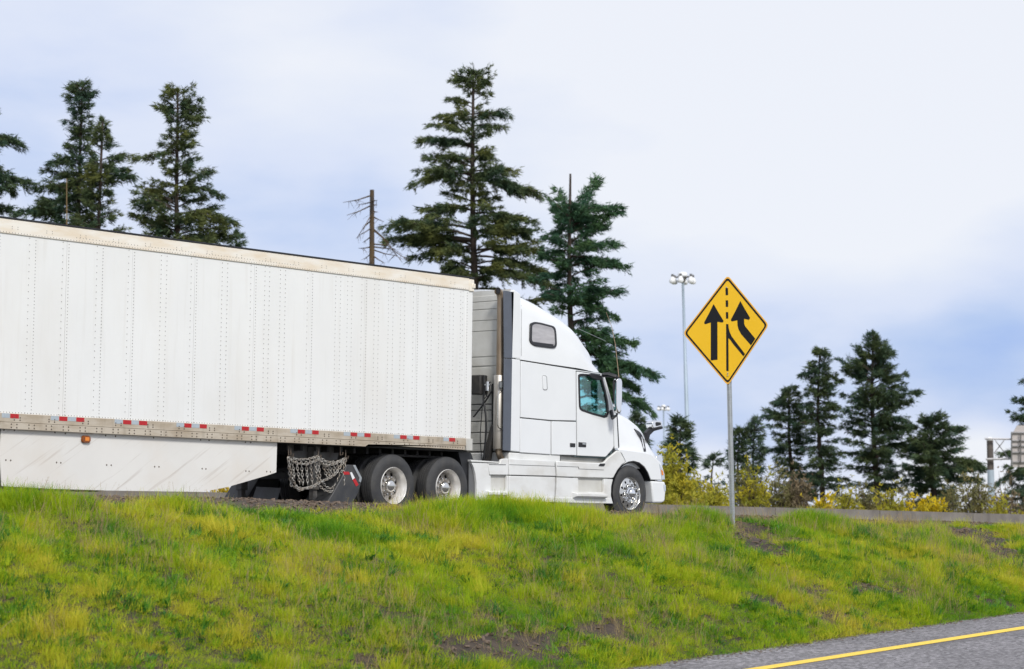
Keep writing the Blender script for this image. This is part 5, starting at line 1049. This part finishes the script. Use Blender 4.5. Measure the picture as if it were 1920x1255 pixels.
# driver, at the far (left) seat
def person():
    y = 1.92; x = xdoor+.30; z = zfl+.42
    root = thing('person', 'driver in a pale shirt seated at the wheel behind the teal glass', 'person', (x, y, z))
    J = [((x-.02, y, z+.02), .15), ((x-.06, y, z+.25), .15), ((x-.08, y, z+.46), .155), ((x-.06, y, z+.56), .06), ((x-.03, y, z+.66), .095), ((x-.02, y, z+.75), .09),
         ((x-.07, y-.18, z+.47), .07), ((x+.10, y-.24, z+.25), .048), ((x+.36, y-.2, z+.30), .036), ((x+.52, y-.17, z+.34), .04), ((x-.07, y+.18, z+.47), .07), ((x+.10, y+.24, z+.25), .048), ((x+.36, y+.2, z+.30), .036), ((x+.52, y+.17, z+.34), .04),
         ((x+.2, y-.12, z+.02), .09), ((x+.46, y-.13, z+.04), .07), ((x+.52, y-.13, z-.36), .05), ((x+.64, y-.13, z-.38), .04), ((x+.2, y+.12, z+.02), .09), ((x+.46, y+.13, z+.04), .07), ((x+.52, y+.13, z-.36), .05), ((x+.64, y+.13, z-.38), .04)]
    E_ = [(0, 1), (1, 2), (2, 3), (3, 4), (4, 5), (2, 6), (6, 7), (7, 8), (8, 9), (2, 10), (10, 11), (11, 12), (12, 13), (0, 14), (14, 15), (15, 16), (16, 17), (0, 18), (18, 19), (19, 20), (20, 21)]
    me = bpy.data.meshes.new('body'); me.from_pydata([(a[0]-x, a[1]-y, a[2]-z) for a, _ in J], E_, []); o = bpy.data.objects.new('body', me); sc.collection.objects.link(o); o.parent = root
    md = o.modifiers.new('skin', 'SKIN'); sd = o.modifiers.new('sub', 'SUBSURF'); sd.levels = sd.render_levels = 1
    for k, (_, r_) in enumerate(J): me.skin_vertices[0].data[k].radius = (r_, r_)
    me.skin_vertices[0].data[0].use_root = True; me.materials.append(M['shirt'])
    MB().lathe([(0, -.115), (.06, -.10), (.082, -.03), (.088, .04), (.075, .10), (0, .125)], (x+.0, y, z+.73), 14, 'z').build('head', M['skin'], root, smooth=True)
    MB().lathe([(.088, -.02), (.096, .04), (.082, .10), (.04, .135), (0, .14)], (x-.018, y, z+.74), 14, 'z').build('hair', M['hair'], root, smooth=True)
person()

# ------------------------------------------------------------------ road sign
XS = .30
def SP(off=0.): return lambda px, py: (lambda q: q)(onx(px, py, XS-off))
sg = thing('road_sign', 'yellow diamond added-lane sign with two black arrows on a perforated post', 'road sign', (XS+.05, onx(1373, 972, XS+.04)[1], -.15))
def sgn(nm, loops, m, off, th=.0015, par=None, bv=0): return prism(nm, loops, SP(off), (th, 0, 0), m, par or sg, bv)
def sc7(pp): return [(1270+a/5.2286, 500+b/5.2286) for a, b in pp]
dia = sc7([(493, 84), (897, 572), (495, 1170), (54, 655)]); dc = np.mean(dia, 0)
def dsc(k, r_): return rounded([(dc[0]+(a-dc[0])*k, dc[1]+(b-dc[1])*k) for a, b in dia], r_, 6)
pn = prism('sign_panel', [dsc(1, 8)], SP(0), (.004, 0, 0), M['yellow'], sg)
sgn('sign_edge', [dsc(1.0, 8), dsc(.967, 7)], M['signedge'], .0025, .0015, pn)
sgn('sign_border', [dsc(.962, 7), dsc(.915, 5)], M['signblack'], .003, .0015, pn)
A1 = [(355, 368), (405, 455), (452, 532), (449, 545), (438, 549), (392, 540), (393, 913), (328, 920), (328, 548), (275, 565), (264, 558), (264, 545), (310, 460)]
A2 = [(617, 338), (660, 415), (711, 500), (708, 517), (697, 522), (654, 512), (655, 560), (664, 585), (764, 708), (722, 773), (625, 662), (598, 610), (590, 575), (588, 526), (537, 538), (526, 530), (526, 518), (570, 435)]
for nm, a in (('straight_arrow', A1), ('merging_arrow', A2)): sgn(nm, [sc7(a)], M['signblack'], .003, .0015, pn)
for a in ([(472, 212), (496, 212), (497, 280), (473, 280)], [(474, 331), (497, 331), (498, 395), (475, 395)], [(476, 447), (498, 447), (499, 510), (477, 510)]): sgn('lane_dash', [sc7(a)], M['signblack'], .003, .0015, pn)
sgn('lane_lines', [sc7([(478, 564), (500, 564), (502, 600), (512, 640), (532, 685), (560, 722), (663, 858), (648, 880), (545, 757), (520, 720), (500, 700), (502, 1024), (480, 1024)])], M['signblack'], .003, .0015, pn)
for py in (205, 1046, 1068): 
    q = onx(*sc7([(482 if py < 500 else 495, py)])[0], XS-.003); MB().lathe([(.012, 0), (.010, -.008), (0, -.01)], q, 8, 'x').build('bolt', M['galv'], pn)
pa, pb = onx(1373.4, 985, XS+.04), onx(1366.2, 716, XS+.04); pt = onx(1363.6, 560, XS+.04); pw = .030
def postbox(a, b):
    mb = MB(); P_ = []
    for c in (a, b): P_ += [(c[0]-pw, c[1]-pw, c[2]), (c[0]+pw, c[1]-pw, c[2]), (c[0]+pw, c[1]+pw, c[2]), (c[0]-pw, c[1]+pw, c[2])]
    return mb.add(P_, [(3, 2, 1, 0), (4, 5, 6, 7), (0, 1, 5, 4), (1, 2, 6, 5), (2, 3, 7, 6), (3, 0, 4, 7)])
pa = pa-(pb-pa)*.08; post = postbox(pa, pt).build('post', M['galv'], sg, bevel=.006)
hp = []; mbh = MB(); nh = int(np.linalg.norm(pt-pa)/.0254)
for k in range(nh):
    c = pa+(pt-pa)*(k+.5)/nh
    for q, ax in ((c+np.array([0, -pw-.0008, 0]), 0), (c+np.array([-pw-.0008, 0, 0]), 1)):
        b = len(mbh.v)
        for j in range(6): t = 6.283*j/6; mbh.v.append(tuple(q+np.array([.0065*cos(t), 0, .0065*sin(t)]) if ax == 0 else q+np.array([0, .0065*cos(t), .0065*sin(t)])))
        mbh.f.append(tuple(range(b, b+6)))
tag(mbh.build('punched_holes', M['hole'], sg), kind='stuff')

# ------------------------------------------------------------------ high-mast lamps
def mast(label, bx, by, tx, ty, dist, wb, wt):
    pm = dist/FPX; B = dep(bx, by, dist); T = dep(tx, ty, dist); T0 = B+(T-B)*1.; ax = (T-B)/np.linalg.norm(T-B); B = B-ax*((B[2]+.7)/ax[2])
    root = thing('high_mast_lamp', label, 'street lamp', tuple(B), 'tall highway lamp masts')
    MB().tube([B, B+(T-B)*.33, B+(T-B)*.33+ax*.02, B+(T-B)*.66, B+(T-B)*.66+ax*.02, T], [wb*pm/2, (wb*.72+wt*.28)*pm/2, (wb*.66+wt*.34)*pm/2, (wb*.4+wt*.6)*pm/2, (wb*.3+wt*.7)*pm/2, wt*pm/2], 12).build('pole', M['mast'], root, smooth=True)
    MB().lathe([(.50, -.05), (.54, .05), (.50, .28), (.32, .42), (0, .47)], T, 18, 'z').build('top_dome', M['lampwhite'], root, smooth=True)
    MB().lathe([(.16, -.7), (.34, -.45), (.50, -.08), (.0, -.05)], T, 14, 'z').build('winch_head', M['greysteel'], root, smooth=True)
    for k in range(6):
        q = 6.2832*(k+.25)/6; d = RV*cos(q)+FV*sin(q); c = T+d*1.15-ZV*.42
        br = MB().tube([T-ZV*.12, T+d*.7-ZV*.1, c+ZV*.34], .055, 5).build('arm', M['greysteel'], root)
        MB().lathe([(0, .34), (.16, .30), (.24, .1), (.33, -.02), (.34, -.22), (.28, -.36), (0, -.42)], c, 12, 'z').build('lamp_bowl', M['lampwhite'], br, smooth=True)
        MB().box(tuple(c+np.array([-.1, -.1, .32])), tuple(c+np.array([.1, .1, .58]))).build('ballast', M['greysteel'], br)
mast('tall pale pole with six white lamp bowls, just left of the yellow sign', 1291.5, 900, 1280, 518, 262, 10.5, 4.2)
mast('small distant lamp mast seen above the chrome bonnet mirror', 1246.5, 900, 1244, 763, 520, 5, 2.4)

# ------------------------------------------------------------------ sign gantry at the right edge
GD = 172; pm = GD/FPX; gx = lambda px, py, d=GD: dep(px, py, d)
gb = gx(1860.5, 985); gt = gx(1856, 826); gr = thing('sign_gantry', 'overhead sign gantry on a brown-topped pale post at the right edge', 'sign gantry', (gb[0], gb[1], -.7))
gb2 = gb-(gt-gb)*((gb[2]+.7)/(gt[2]-gb[2])); gm = gx(1857.4, 881)
MB().tube([gb2, gm], [7.6*pm, 6.2*pm], 16).build('post', M['gantrypost'], gr, smooth=True); MB().tube([gm, gt], [6.1*pm, 6.0*pm], 16).build('post_top', M['rustpost'], gr, smooth=True)
MB().lathe([(6.4*pm, 0), (6.2*pm, .1), (4*pm, .2), (0, .25)], gt, 14, 'z').build('post_cap', M['lampwhite'], gr, smooth=True)
for a, b, r_ in (((1847, 823), (2060, 826), 1.9), ((1849, 861.5), (2060, 856), 2.2)):
    for dd in (-.5, .5): MB().tube([gx(*a, GD+dd), gx(*b, GD+dd)], r_*pm, 6).build('truss_bar', M['gantrybar'], gr)
for a, b in (((1864, 850), (1884, 824)), ((1866, 826), (1890, 858)), ((1906, 857), (1928, 826)), ((1928, 856), (1906, 826)), ((1950, 856), (1930, 826)), ((1952, 826), (1980, 856)), ((2010, 856), (1980, 826))): MB().tube([gx(*a), gx(*b)], 1.0*pm, 5).build('truss_brace', M['gantrybar'], gr)
bk = thing('overhead_sign', 'beige-grey back of an overhead sign mounted on the gantry truss', 'road sign', tuple(gx(1930, 850, GD-1)))
def bpan(nm, pp, m, d, th=.08): P_ = [gx(a, b, d) for a, b in pp]; n = len(P_); mb = MB(); dv = FV*th; mb.add(P_+[p+dv for p in P_], [tuple(range(n)), tuple(range(2*n-1, n-1, -1))]+[(i, (i+1) % n, (i+1) % n+n, i+n) for i in range(n)]); mb.build(nm, m, bk)
bpan('sign_panel', [(1896, 818), (1907, 798), (1965, 798), (1965, 876), (1899, 876)], M['signback'], GD-1.1)
for y in (811, 826, 836, 848, 866): bpan('stiffener', [(1896, y-1.2), (1965, y-1.2), (1965, y+1.2), (1896, y+1.2)], M['gantrybar'], GD-1.25, .12)
for x in (1897, 1914, 1936): bpan('bracket', [(x-1, 812), (x+1, 812), (x+1, 872), (x-1, 872)], M['greysteel'], GD-1.4, .12)
